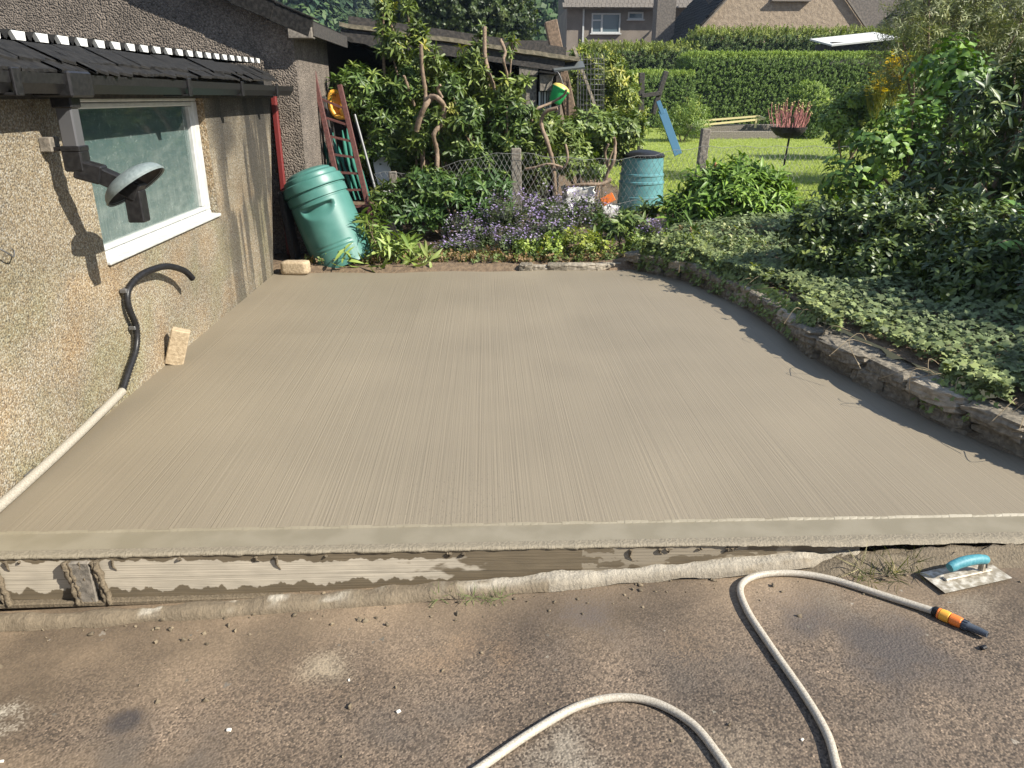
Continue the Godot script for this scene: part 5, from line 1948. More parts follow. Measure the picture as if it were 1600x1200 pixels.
func yard_things() -> void:
	# garden hose
	var t := thing("garden_hose", "cream ribbed garden hose looping over the tarmac with an orange connector", "hose", tarmac_at(0.83, -1.9))
	var o := t.position
	var r := 0.0115
	var pts := []
	for p in [[-2.6, -0.2], [-1.5, -0.62], [-0.8, -0.98], [-0.30, -1.24], [-0.13, -1.36], [-0.016, -1.448], [0.103, -1.538], [0.231, -1.617], [0.342, -1.643], [0.444, -1.619], [0.529, -1.537], [0.572, -1.42], [0.60, -1.30], [0.66, -1.20], [0.75, -1.19], [0.82, -1.27], [0.848, -1.384], [0.865, -1.479], [0.86, -1.613], [0.836, -1.823], [0.823, -1.991], [0.843, -2.108], [0.922, -2.162], [1.044, -2.161], [1.157, -2.114], [1.282, -2.015], [1.396, -1.916]]:
		pts.append(tarmac_at(p[0], p[1], r) - o)
	pts[-1].y += 0.004
	var s := st()
	tube(s, smooth(pts, 10), r, 14)
	obj("tube", s, M.hose, t)
	var a := tarmac_at(1.396, -1.916, r + 0.004) - o
	var e := tarmac_at(1.487, -1.795, r + 0.006) - o
	var d := (e - a).normalized()
	var bas := aim(d)
	var part := func(called: String, y0: float, prof: Array, m: Material) -> void:
		var q := st()
		lathe(q, prof, 28, Transform3D(bas, a + d * y0))
		obj(called, q, m, t)
	part.call("grip_ring", -0.008, [Vector2(0.0, 0.0), Vector2(0.014, 0.0), Vector2(0.0165, 0.004), Vector2(0.0165, 0.014), Vector2(0.013, 0.016)], M.black_plastic)
	part.call("orange_collar", 0.008, [Vector2(0.012, -0.001), Vector2(0.0165, 0.0), Vector2(0.0172, 0.003), Vector2(0.016, 0.006)], M.orange_plastic)
	part.call("yellow_sleeve", 0.014, [Vector2(0.0155, 0.0), Vector2(0.0175, 0.002), Vector2(0.0185, 0.015), Vector2(0.0175, 0.027), Vector2(0.015, 0.029)], M.yellow_plastic)
	part.call("orange_sleeve", 0.044, [Vector2(0.0145, 0.0), Vector2(0.0172, 0.002), Vector2(0.0175, 0.02), Vector2(0.0162, 0.031), Vector2(0.013, 0.034)], M.orange_plastic)
	part.call("nozzle", 0.077, [Vector2(0.0125, 0.0), Vector2(0.014, 0.002), Vector2(0.014, 0.018), Vector2(0.012, 0.022), Vector2(0.0115, 0.05), Vector2(0.0095, 0.072), Vector2(0.006, 0.073), Vector2(0.004, 0.06), Vector2(0.0, 0.06)], mat("slate_plastic", lin(0.05, 0.06, 0.075), 0.45))
	var side := d.cross(Vector3.UP).normalized()
	s = st()
	for k in 10:
		var an := TAU * k / 10.0
		var rr := (side * cos(an) + Vector3.UP * sin(an)).normalized()
		bar(s, a + d * 0.079 + rr * 0.0145, a + d * 0.094 + rr * 0.0145, 0.003, 0.003, rr)
	obj("nozzle_rib", s, M.slate_plastic, t)
	s = st()
	bx(s, tarmac_at(1.452, -1.758, 0.006), Vector3(0.022, 0.011, 0.013), Basis(Vector3.UP, 0.4), 0.003)
	tag(obj("black_stub", s, M.black_plastic), "small black plastic stub on the tarmac near the hose nozzle", "scrap")
	# trowel
	t = thing("plastering_trowel", "steel plastering trowel with a teal handle lying on the muddy tarmac", "trowel", tarmac_at(1.597, -2.093, 0.012))
	var tb := Basis(Vector3.UP, deg_to_rad(13.0)) * Basis(Vector3.BACK, 0.035)
	t.basis = tb
	s = st()
	bx(s, Vector3(0, 0, 0), Vector3(0.268, 0.0016, 0.115))
	obj("blade", s, M.trowel_steel, t)
	s = st()
	bx(s, Vector3(0.008, 0.005, 0.0), Vector3(0.19, 0.008, 0.022), Basis.IDENTITY, 0.003)
	bx(s, Vector3(0.065, 0.028, 0.0), Vector3(0.02, 0.046, 0.02), Basis.IDENTITY, 0.004)
	obj("tang", s, M.trowel_steel, t)
	s = st()
	var hp := smooth([Vector3(-0.075, 0.048, 0.002), Vector3(-0.04, 0.056, 0.0), Vector3(0.0, 0.059, 0.0), Vector3(0.04, 0.056, 0.0), Vector3(0.077, 0.047, 0.0)], 5)
	tube(s, hp, [0.015, 0.0165, 0.017, 0.0172, 0.0172, 0.0175, 0.0178, 0.018, 0.018, 0.018, 0.018, 0.0178, 0.0175, 0.0172, 0.017, 0.017, 0.0168, 0.0165, 0.016, 0.0155, 0.0135], 20)
	obj("handle", s, M.teal_handle, t)
	s = st()
	bx(s, Vector3(0.07, 0.034, 0.0), Vector3(0.017, 0.038, 0.021), Basis(Vector3.BACK, 0.2), 0.005)
	obj("handle_shank", s, M.black_plastic, t)
	# grass torn out beside it
	var xfs := []
	var cols := []
	for k in 15:
		var x := rf(1.22, 1.50)
		xfs.append(Transform3D(aim(Vector3(rf(-1, 1), 0.35, rf(-0.6, 0.6)), rf(0, 6)).scaled_local(Vector3.ONE * rf(0.5, 1.0)), tarmac_at(x, rf(-2.19, -2.08), 0.01)))
		var v := rf(0.6, 1.3)
		cols.append(Color(0.11 * v, 0.13 * v, 0.035 * v) if k % 3 else Color(0.32 * v, 0.28 * v, 0.14 * v))
	for k in 9:
		xfs.append(Transform3D(aim(Vector3(rf(-1, 1), 0.6, rf(-0.6, 0.6)), rf(0, 6)).scaled_local(Vector3.ONE * rf(0.3, 0.6)), tarmac_at(rf(-0.2, 0.05), -2.14 + rf(-0.02, 0.02), 0.005)))
		cols.append(Color(0.11, 0.16, 0.035))
	tag(multi("torn_grass", SP.rough_grass.mesh, M.matt_leaf, xfs, cols, null), "wisps of torn grass on the mud, left of the trowel", "grass", "", "stuff")
	# white pebbles
	var mesh := rock(Vector3.ONE, 44, 0.1, 3)
	for p in [[-0.26, -1.65, 0.0085, "white oval pebble alone on the dark tarmac below the big pale stain"], [-0.72, -1.62, 0.009, "upright white pebble right of the dark oil spot on the tarmac"], [-0.42, -1.785, 0.006, "tiny pinkish-white pebble at the lower edge of the big pale stain"], [-1.30, -1.56, 0.007, "whitish pebble below the pale cement splash at the left edge"], [0.80, -1.47, 0.006, "small white pebble close to the inside of the right-hand hose run"]]:
		var q := put("pebble", mesh, M.pebble_white)
		q.position = tarmac_at(p[0], p[1], p[2] * 0.3)
		q.basis = Basis(Vector3.UP, rf(0, 6)).scaled_local(Vector3(p[2] * 1.5, p[2] * 0.8, p[2]))
		tag(q, p[3], "pebble", "white pebbles on the tarmac")


func retaining_wall() -> void:
	var t := thing("stone_wall", "low curved retaining wall of rough stones holding back the ivy bed", "wall", Vector3(1.97, 0, -4.2))
	var o := t.position
	var meshes := []
	for k in 7:
		meshes.append(rock(Vector3.ONE, 100 + k, 0.13, 6, true))
	# walk the curve
	var dist := 0.0
	var segs := []
	for i in range(0, wall_curve.size() - 1):
		segs.append([dist, wall_curve[i], wall_curve[i + 1]])
		dist += wall_curve[i].distance_to(wall_curve[i + 1])
	var at := func(d: float) -> Array:
		for k in range(segs.size() - 1, -1, -1):
			if d >= segs[k][0]:
				var dir: Vector2 = (segs[k][2] - segs[k][1]).normalized()
				return [segs[k][1] + dir * (d - segs[k][0]), dir]
		return [segs[0][1], (segs[0][2] - segs[0][1]).normalized()]
	for row in 2:
		var d := 0.0
		while d < dist:
			var big_ := d > 2.4
			var l := rf(0.30, 0.42) if row == 1 and big_ else (rf(0.20, 0.34) if big_ else rf(0.15, 0.28))
			var a = at.call(d + l / 2)
			var h := 0.085 if row == 1 else 0.115
			if not big_:
				h *= 0.9
			var n := put("stone", meshes[rng.randi() % 7], M.stone if rng.randf() < 0.75 else M.pale_stone, t)
			var yaw := atan2(-a[1].y, a[1].x)
			var inn := Vector2(-a[1].y, a[1].x)
			if inn.x < 0:
				inn = -inn
			var off := 0.05 + rf(-0.012, 0.012) + (0.01 if row == 0 else -0.012)
			var y := 0.040 if row == 0 else 0.118 + rf(-0.006, 0.01)
			n.basis = (Basis(Vector3.UP, yaw + rf(-0.05, 0.05)) * Basis(Vector3.RIGHT, rf(-0.06, 0.06)) * Basis(Vector3.BACK, rf(-0.05, 0.05))).scaled_local(Vector3(l * 0.94, h * rf(0.95, 1.1), rf(0.17, 0.21)))
			off += rf(-0.02, 0.02)
			n.position = Vector3(a[0].x + inn.x * off, y, a[0].y + inn.y * off) - o
			d += l
	# mortar skirt at its foot, half trowelled over
	var s := st()
	var fn := FastNoiseLite.new()
	fn.frequency = 3.0
	for i in 120:
		var p := []
		for k in 2:
			var a = at.call(dist * (i + k) / 120.0)
			var inn := Vector2(-a[1].y, a[1].x)
			if inn.x < 0:
				inn = -inn
			var w := 0.035 + 0.03 * fn.get_noise_2d(a[0].x * 2.0, a[0].y * 2.0)
			p.append([Vector3(a[0].x - inn.x * w, 0.002, a[0].y - inn.y * w) - o, Vector3(a[0].x + inn.x * 0.02, 0.03 + 0.02 * fn.get_noise_1d(a[0].y * 4.0), a[0].y + inn.y * 0.02) - o])
		q4(s, p[0][0], p[1][0], p[1][1], p[0][1], Vector3(-0.5, 1, 0))
	obj("mortar_skirt", s, M.mud, t)
	# flat stones along the slab's back edge
	t = thing("stone_edging", "row of small flush stones along the back edge of the slab", "edging", Vector3(0.4, 0, -6.66))
	o = t.position
	var x := 0.30
	while x < 1.15:
		var l := rf(0.11, 0.26)
		var n := put("stone", meshes[rng.randi() % 7], M.pale_stone if rng.randf() < 0.5 else M.stone, t)
		n.basis = Basis(Vector3.UP, rf(-0.25, 0.25)).scaled_local(Vector3(l * 1.05, rf(0.045, 0.075), rf(0.08, 0.13)))
		n.position = Vector3(x + l / 2, 0.018 + rf(-0.01, 0.012), -6.69 - 0.02 * smoothstep(0, 1.3, x) + rf(-0.012, 0.012)) - o
		x += l
	var q := put("flat_stone", rock(Vector3(0.20, 0.045, 0.13), 140, 0.05, 4), M.pale_stone)
	q.position = Vector3(2.26, 0.235, -5.75)
	tag(q, "pale flat stone lying loose on the bed behind the bend of the wall", "stone")
	s = st()
	bx(s, Vector3(2.02, 0.20, -5.70), Vector3(0.22, 0.035, 0.17), Basis(Vector3.UP, 0.5), 0.006)
	tag(obj("paving_offcut", s, M.pale_stone), "square paving offcut set on top of the wall at its bend", "stone")


func shrubs_middle() -> void:
	var lo := Color(0.052, 0.095, 0.018)
	var hi := Color(0.125, 0.195, 0.036)
	var tip := Color(0.30, 0.36, 0.08)
	var rh := {"sprigs": ["rhodo", "rhodo_b"], "per": 135, "size": 0.86, "lo": lo, "hi": hi, "tip": tip, "up": 0.7, "pieces": 290, "stems": 1, "girth": 0.022, "bark": "pink_bark", "young": 0.3}
	var o := rh.duplicate()
	o["base"] = Vector3(-0.85, 0.08, -8.75)
	plant("rhododendron", "dense dark green rhododendron beside the house wall, above the compost bin", "rhododendron", [[-1.33, 1.50, -8.60, 0.37, 0.29, 0.33], [-1.01, 1.22, -8.60, 0.41, 0.29, 0.32], [-0.79, 1.50, -8.60, 0.28, 0.27, 0.30], [-0.99, 0.90, -8.60, 0.43, 0.25, 0.28], [-1.22, 0.72, -8.90, 0.27, 0.22, 0.24], [-0.62, 1.15, -8.35, 0.24, 0.22, 0.2]], o)
	o = rh.duplicate()
	o.merge({"base": Vector3(-0.45, 0.08, -8.95), "lo": Color(0.084, 0.122, 0.024), "hi": Color(0.185, 0.243, 0.042), "tip": Color(0.360, 0.330, 0.057), "young": 0.5, "pieces": 230, "depth": 0.4, "up": 1.0}, true)
	plant("tall_rhododendron", "tall lanky rhododendron with yellowish shoots rising above the carport roof", "rhododendron", [[-1.04, 2.18, -8.80, 0.15, 0.32, 0.16], [-0.70, 2.03, -8.80, 0.17, 0.24, 0.17], [-0.77, 2.30, -8.80, 0.10, 0.17, 0.12], [-0.49, 1.68, -8.80, 0.26, 0.20, 0.22], [-0.22, 1.49, -8.80, 0.24, 0.18, 0.2], [-0.80, 1.78, -8.80, 0.20, 0.16, 0.18], [-0.45, 1.60, -8.55, 0.30, 0.22, 0.2], [-0.75, 1.32, -8.5, 0.3, 0.3, 0.2], [-0.95, 1.95, -8.7, 0.2, 0.2, 0.18], [-0.60, 1.82, -8.45, 0.2, 0.16, 0.15], [-0.68, 1.05, -8.25, 0.22, 0.16, 0.14], [-0.40, 1.25, -8.2, 0.2, 0.14, 0.14], [-0.85, 1.45, -9.0, 0.4, 0.4, 0.2], [-0.30, 1.30, -9.05, 0.4, 0.45, 0.2], [-0.60, 0.75, -8.9, 0.5, 0.35, 0.25]], o)
	o = rh.duplicate()
	o.merge({"base": Vector3(0.15, 0.08, -8.95), "lo": Color(0.084, 0.122, 0.024), "hi": Color(0.185, 0.243, 0.042), "tip": Color(0.324, 0.308, 0.057), "young": 0.45, "pieces": 160, "depth": 0.45, "per": 110, "up": 1.0}, true)
	plant("sparse_rhododendron", "sparse rhododendron with two bare leafy stems crossing the carport opening", "rhododendron", [[-0.04, 1.97, -8.80, 0.12, 0.25, 0.13], [0.27, 1.93, -8.80, 0.10, 0.19, 0.11], [-0.12, 1.52, -8.80, 0.18, 0.20, 0.19], [0.12, 1.36, -8.80, 0.26, 0.18, 0.20], [-0.26, 1.19, -8.80, 0.28, 0.21, 0.23], [0.52, 1.22, -8.9, 0.2, 0.12, 0.15], [-0.08, 1.66, -8.6, 0.2, 0.18, 0.16], [0.2, 1.45, -8.6, 0.3, 0.24, 0.2], [0.62, 1.08, -8.5, 0.22, 0.2, 0.2], [0.35, 0.85, -8.4, 0.3, 0.25, 0.2], [0.82, 1.0, -8.65, 0.26, 0.2, 0.2], [0.66, 0.76, -8.45, 0.2, 0.15, 0.15], [-0.15, 1.85, -8.65, 0.16, 0.16, 0.14], [0.42, 1.62, -8.65, 0.14, 0.12, 0.12], [0.15, 1.15, -9.0, 0.45, 0.45, 0.2], [0.45, 0.65, -8.75, 0.4, 0.3, 0.2]], o)
	o = rh.duplicate()
	o.merge({"base": Vector3(0.1, 0.08, -8.6), "pieces": 290, "per": 135}, true)
	plant("low_rhododendron", "broad lower rhododendron spilling over the wire fence in the middle of the bed", "rhododendron", [[-0.26, 1.01, -8.50, 0.42, 0.24, 0.27], [0.29, 1.08, -8.50, 0.34, 0.26, 0.28], [0.08, 0.80, -8.50, 0.40, 0.22, 0.24], [-0.59, 0.53, -8.0, 0.40, 0.28, 0.26], [-0.97, 0.46, -7.95, 0.27, 0.22, 0.2], [-0.22, 1.28, -8.3, 0.26, 0.20, 0.2], [0.32, 1.3, -8.45, 0.25, 0.18, 0.2], [0.0, 0.62, -8.3, 0.4, 0.25, 0.2], [-0.35, 1.55, -8.45, 0.2, 0.15, 0.15]], o)
	o = rh.duplicate()
	o.merge({"base": Vector3(-0.2, 0.05, -7.8), "lo": Color(0.037, 0.079, 0.019), "hi": Color(0.092, 0.172, 0.033), "tip": Color(0.156, 0.220, 0.048), "pieces": 200, "per": 100, "sprigs": ["broad", "rhodo_b"], "girth": 0.01}, true)
	plant("fence_shrub", "low glossy green shrub growing through the foot of the wire fence", "shrub", [[-0.26, 0.36, -7.8, 0.48, 0.28, 0.24], [-0.02, 0.52, -7.95, 0.38, 0.30, 0.24], [-0.75, 0.32, -7.75, 0.36, 0.24, 0.2], [-0.5, 0.6, -7.9, 0.35, 0.25, 0.2]], o)
	o = {"sprigs": ["broad"], "per": 150, "lo": Color(0.101, 0.157, 0.035), "hi": Color(0.218, 0.286, 0.066), "tip": Color(0.288, 0.330, 0.085), "up": 0.7, "pieces": 200, "girth": 0.018, "bark": "pink_bark", "base": Vector3(1.25, 0.08, -9.5)}
	plant("pale_shrub", "pale green leafy shrub behind the blue-green bin", "shrub", [[0.93, 1.05, -9.40, 0.30, 0.26, 0.28], [1.30, 1.12, -9.55, 0.38, 0.28, 0.30], [1.72, 1.12, -9.7, 0.32, 0.26, 0.28], [1.51, 0.84, -9.75, 0.34, 0.24, 0.25], [1.12, 0.85, -9.45, 0.28, 0.22, 0.25], [0.70, 1.16, -9.40, 0.20, 0.20, 0.22], [0.95, 0.75, -9.2, 0.3, 0.22, 0.2], [1.3, 0.62, -9.35, 0.22, 0.15, 0.2]], o)
	o = {"sprigs": ["rhodo"], "per": 105, "lo": Color(0.118, 0.172, 0.029), "hi": Color(0.286, 0.315, 0.053), "tip": Color(0.384, 0.374, 0.067), "young": 0.4, "up": 0.7, "girth": 0.02, "size": 0.9}
	plant("yellow_rhododendron", "sunlit yellow-green rhododendron beyond the carport, under the far house", "rhododendron", [[1.88, 1.77, -13.0, 0.49, 0.41, 0.47], [2.15, 1.54, -13.0, 0.38, 0.38, 0.39], [1.51, 1.94, -13.0, 0.22, 0.31, 0.25], [1.68, 1.35, -13.0, 0.35, 0.36, 0.28], [2.3, 1.0, -13.0, 0.4, 0.5, 0.3], [1.45, 1.6, -13.0, 0.4, 0.4, 0.3], [1.95, 1.2, -12.9, 0.4, 0.4, 0.3]], o)
	# the twisted bare stems in front
	var t := thing("twisted_stems", "thick bare pinkish-brown rhododendron stems, bent and pruned, in the middle shrubs", "stems", Vector3(-0.2, 0.08, -8.3))
	var b := t.position
	for p in [
		[[[-0.60, 1.41, -8.19], [-0.52, 1.45, -8.15], [-0.45, 1.42, -8.11], [-0.41, 1.34, -8.19], [-0.44, 1.20, -8.15], [-0.52, 1.09, -8.11], [-0.50, 0.93, -8.19], [-0.50, 0.76, -8.15], [-0.53, 0.51, -8.11]], 0.034],
		[[[-0.70, 1.12, -8.19], [-0.66, 1.24, -8.15], [-0.59, 1.37, -8.11], [-0.52, 1.44, -8.19]], 0.034],
		[[[-0.67, 0.49, -8.39], [-0.66, 0.89, -8.35], [-0.64, 1.21, -8.31], [-0.61, 1.46, -8.39], [-0.63, 1.70, -8.35], [-0.63, 1.94, -8.31]], 0.030],
		[[[-0.73, 1.36, -8.44], [-0.80, 1.58, -8.40], [-0.82, 1.65, -8.36]], 0.020],
		[[[-0.43, 1.44, -8.24], [-0.47, 1.52, -8.20], [-0.44, 1.56, -8.16]], 0.020],
		[[[0.01, 2.13, -8.64], [0.01, 1.86, -8.60], [0.05, 1.68, -8.56], [0.10, 1.55, -8.64], [0.12, 1.39, -8.60], [0.14, 1.13, -8.56]], 0.026],
		[[[0.17, 2.00, -8.54], [0.22, 1.88, -8.50], [0.20, 1.80, -8.46], [0.24, 1.67, -8.54], [0.24, 1.59, -8.50]], 0.020],
		[[[0.75, 0.46, -8.34], [0.72, 0.76, -8.30], [0.66, 0.98, -8.26], [0.59, 1.18, -8.34], [0.63, 1.30, -8.30], [0.75, 1.34, -8.26]], 0.030],
		[[[0.75, 0.74, -8.34], [0.83, 0.74, -8.30], [0.87, 0.85, -8.26], [0.85, 0.98, -8.34]], 0.018],
		[[[0.60, 1.14, -8.54], [0.49, 1.23, -8.50], [0.53, 1.32, -8.46], [0.71, 1.39, -8.54], [0.83, 1.46, -8.50], [0.86, 1.52, -8.46]], 0.020],
		[[[0.42, 0.73, -8.29], [0.52, 0.75, -8.25], [0.67, 0.79, -8.21], [0.82, 0.75, -8.29]], 0.018],
		[[[1.40, 0.46, -9.14], [1.43, 0.62, -9.10], [1.49, 0.76, -9.06], [1.51, 0.92, -9.14], [1.49, 1.01, -9.10]], 0.028],
		[[[1.45, 0.67, -9.14], [1.39, 0.83, -9.10], [1.42, 0.94, -9.06]], 0.020],
		[[[1.46, 0.55, -9.04], [1.35, 0.50, -9.00], [1.16, 0.50, -8.96], [0.94, 0.47, -9.04]], 0.028],
		[[[-1.07, 1.65, -8.79], [-1.06, 2.02, -8.75], [-1.03, 2.26, -8.71]], 0.018]]:
		var pts := []
		for v in p[0]:
			pts.append(Vector3(v[0], v[1], v[2]) - b)
		pts = smooth(pts, 6)
		var rad := []
		for k in pts.size():
			rad.append(p[1] * 0.88 * (1.0 - 0.3 * k / pts.size()) * rf(0.86, 1.12))
		var s := st()
		tube(s, pts, rad, 9, true, 0.05)
		obj("stem", s, M.pink_bark, t)
	# big dark tree beyond the carport
	plant("dark_tree", "large dark green deciduous tree rising behind the carport roof", "tree", [[-0.70, 3.97, -26.0, 1.68, 1.19, 1.31], [-1.88, 4.14, -26.0, 1.18, 0.99, 1.08], [0.60, 3.60, -26.0, 0.85, 0.95, 0.9], [-0.32, 3.10, -26.0, 1.30, 0.7, 0.8], [-1.07, 4.93, -26.0, 1.76, 1.17, 1.29], [-2.0, 3.2, -26.0, 0.8, 0.7, 0.7], [-0.4, 5.8, -26, 1.3, 0.9, 1.0]], {"sprigs": ["tree"], "per": 26, "lo": Color(0.037, 0.064, 0.017), "hi": Color(0.101, 0.143, 0.033), "tip": Color(0.156, 0.187, 0.048), "up": 0.4, "girth": 0.09, "size": 0.62, "base": Vector3(-0.8, 0.6, -26.0), "stem_name": "trunk"})
	plant("conifer_bush", "mid green bush closing the view behind the carport roof's right end", "bush", [[1.3, 2.2, -24.0, 0.9, 0.55, 0.6], [0.3, 2.2, -24.5, 0.8, 0.6, 0.6]], {"sprigs": ["tree"], "per": 40, "lo": Color(0.101, 0.143, 0.029), "hi": Color(0.218, 0.272, 0.059), "tip": Color(0.240, 0.275, 0.067), "size": 0.4, "girth": 0.03})


func shrubs_right() -> void:
	plant("willow", "grey-green fine-leaved willow filling the top right corner", "tree", [[6.23, 2.34, -11.0, 0.65, 0.45, 0.5], [6.92, 2.42, -11.0, 0.65, 0.6, 0.57], [5.62, 2.05, -11.0, 0.36, 0.42, 0.4], [6.85, 1.85, -11.0, 0.7, 0.45, 0.45], [5.78, 2.55, -11.0, 0.36, 0.36, 0.4], [6.2, 1.7, -11.1, 0.6, 0.4, 0.4], [6.5, 2.9, -11.2, 0.9, 0.5, 0.5], [7.6, 2.2, -11.2, 0.6, 0.9, 0.6]], {"sprigs": ["willow"], "per": 75, "lo": Color(0.151, 0.179, 0.068), "hi": Color(0.370, 0.389, 0.169), "tip": Color(0.432, 0.460, 0.234), "up": 0.3, "jitter": 0.7, "girth": 0.03, "depth": 0.4, "stems": 2})
	plant("broadleaf_bush", "big fresh green bush with heart-shaped leaves between lawn and dark shrubs", "bush", [[4.86, 1.74, -8.5, 0.32, 0.28, 0.33], [4.86, 1.50, -8.2, 0.28, 0.26, 0.28], [4.34, 1.16, -8.0, 0.28, 0.22, 0.29], [4.02, 0.88, -8.0, 0.33, 0.24, 0.30], [3.78, 0.58, -8.0, 0.24, 0.25, 0.31], [4.36, 0.80, -8.0, 0.44, 0.31, 0.36], [3.95, 0.44, -8.0, 0.32, 0.20, 0.26], [4.72, 1.12, -8.0, 0.40, 0.34, 0.36], [5.1, 1.35, -8.3, 0.4, 0.5, 0.3]], {"sprigs": ["heart"], "per": 62, "inset": 0.08, "lo": Color(0.084, 0.164, 0.024), "hi": Color(0.185, 0.299, 0.045), "tip": Color(0.240, 0.345, 0.045), "up": 0.5, "girth": 0.018, "pieces": 290, "depth": 0.28, "stems": 2})
	plant("dark_rhododendron", "tall dark glossy rhododendron at the right edge, above the ivy", "rhododendron", [[3.84, 1.34, -6.0, 0.36, 0.29, 0.32], [3.78, 1.14, -5.5, 0.29, 0.27, 0.30], [3.62, 0.98, -6.0, 0.32, 0.25, 0.27], [3.56, 0.81, -5.4, 0.32, 0.23, 0.25], [3.42, 0.70, -6.0, 0.32, 0.22, 0.24], [4.05, 1.57, -6.0, 0.20, 0.24, 0.21], [4.1, 0.9, -5.4, 0.4, 0.5, 0.4], [4.3, 1.4, -5.8, 0.4, 0.4, 0.4], [3.9, 0.5, -5.2, 0.4, 0.3, 0.4]], {"sprigs": ["rhodo", "rhodo_b"], "mat": "glossy_leaf", "per": 62, "lo": Color(0.037, 0.067, 0.016), "hi": Color(0.101, 0.149, 0.032), "tip": Color(0.192, 0.218, 0.054), "up": 0.7, "girth": 0.02, "pieces": 290, "young": 0.15, "stems": 2})
	plant("azalea", "dark low azalea with small glossy leaves spreading over the ivy bed", "azalea", [[2.80, 0.62, -5.4, 0.42, 0.26, 0.28], [2.48, 0.52, -5.5, 0.34, 0.30, 0.28], [2.40, 0.38, -5.35, 0.28, 0.2, 0.26], [3.04, 0.55, -5.1, 0.42, 0.32, 0.34], [3.28, 0.55, -4.7, 0.40, 0.34, 0.36], [2.80, 0.40, -5.0, 0.42, 0.24, 0.28], [3.05, 0.42, -4.5, 0.40, 0.26, 0.30], [3.6, 0.5, -4.4, 0.4, 0.36, 0.4], [2.62, 0.34, -5.0, 0.30, 0.18, 0.26], [2.95, 0.36, -4.35, 0.36, 0.22, 0.28], [3.2, 0.40, -4.0, 0.38, 0.26, 0.32]], {"sprigs": ["obovate"], "mat": "glossy_leaf", "per": 300, "lo": Color(0.042, 0.071, 0.016), "hi": Color(0.118, 0.164, 0.032), "tip": Color(0.264, 0.310, 0.063), "up": 0.6, "girth": 0.01, "pieces": 250, "young": 0.2, "stems": 3})
	plant("laurel_screen", "tall dark laurel at the outer edge of the ivy bed, shading it from the right", "bush", [[4.05, 1.0, -2.3, 0.45, 0.75, 0.7], [4.1, 1.0, -3.5, 0.45, 0.8, 0.7], [4.05, 0.9, -1.2, 0.45, 0.7, 0.6]], {"sprigs": ["broad"], "per": 110, "size": 1.6, "lo": Color(0.050, 0.083, 0.020), "hi": Color(0.118, 0.164, 0.033), "tip": Color(0.144, 0.196, 0.045), "girth": 0.03})
	# pinnate young branches in the sun at the right edge
	var t := thing("ash_shoot", "bright green young pinnate-leaved shoot in front of the dark right-hand shrubs", "sapling", Vector3(3.25, 0.25, -4.4))
	var b := t.position
	var s := st()
	var one := st()
	leaf(one, Transform3D(), 0.075, 0.036, 0.25, 0.25, 4)
	var lm := done(one)
	var bright: StandardMaterial3D = M.leaf.duplicate()
	bright.albedo_color = lin(0.14, 0.26, 0.05)
	for br in [[Vector3(3.30, 0.3, -4.4), Vector3(3.26, 0.62, -4.4), Vector3(3.14, 0.82, -4.35), Vector3(2.98, 0.90, -4.3)], [Vector3(3.26, 0.5, -4.4), Vector3(3.22, 0.75, -4.4), Vector3(3.24, 0.98, -4.35), Vector3(3.20, 1.12, -4.3)], [Vector3(3.28, 0.4, -4.4), Vector3(3.16, 0.60, -4.35), Vector3(3.05, 0.67, -4.3), Vector3(2.94, 0.66, -4.25)], [Vector3(3.3, 0.6, -4.4), Vector3(3.34, 0.85, -4.4), Vector3(3.4, 1.0, -4.35), Vector3(3.42, 1.06, -4.3)]]:
		var pts := []
		for v in smooth(br, 5):
			pts.append(v - b)
		tube(s, pts, 0.004, 5)
		for k in range(5, pts.size()):
			var d: Vector3 = (pts[k] - pts[k - 1]).normalized()
			for sg in [-1.0, 1.0]:
				var n := put("leaflet", lm, bright, t)
				var side = d.cross(Vector3.UP).normalized() * sg
				var dir = (side + d * 0.5 + Vector3(0, rf(-0.25, 0.1), 0)).normalized()
				var y = (Vector3.UP - dir * dir.y).normalized()
				n.transform = Transform3D(Basis(y.cross(dir), y, dir).scaled_local(Vector3.ONE * rf(0.8, 1.1)), pts[k])
	obj("stem", s, M.bark, t)
	# ivy over the bed and down the stones
	var xfs := []
	var cols := []
	var fn := FastNoiseLite.new()
	fn.frequency = 1.6
	for i in 42000:
		var z := rf(-7.3, -1.8)
		var w := wall_x(z) if z > -6.6 else 1.35 - (z + 6.6) * 0.1
		var u := rng.randf()
		var x := w + 0.04 + 2.2 * u * u
		var nz := fn.get_noise_2d(x, z)
		if nz < -0.42 or (x - w < 0.14 and nz < -0.02 and z > -5.2):
			continue
		var h := 0.02 + 0.07 * rng.randf() + 0.05 * maxf(nz, 0.0)
		var p := Vector3(x, maxf(ground_y(x, z), 0.17 if z > -6.6 else 0.0) + h, z)
		var dir := Vector3(rf(-0.7, 0.5), 1.0, rf(-0.4, 0.8))
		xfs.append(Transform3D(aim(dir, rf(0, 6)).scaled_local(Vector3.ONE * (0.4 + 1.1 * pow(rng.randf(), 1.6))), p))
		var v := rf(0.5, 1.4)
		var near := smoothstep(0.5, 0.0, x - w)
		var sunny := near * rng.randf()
		cols.append(Color(lerpf(0.13, 0.28, sunny) * v, lerpf(0.175, 0.33, sunny) * v, lerpf(0.065, 0.10, sunny) * v))
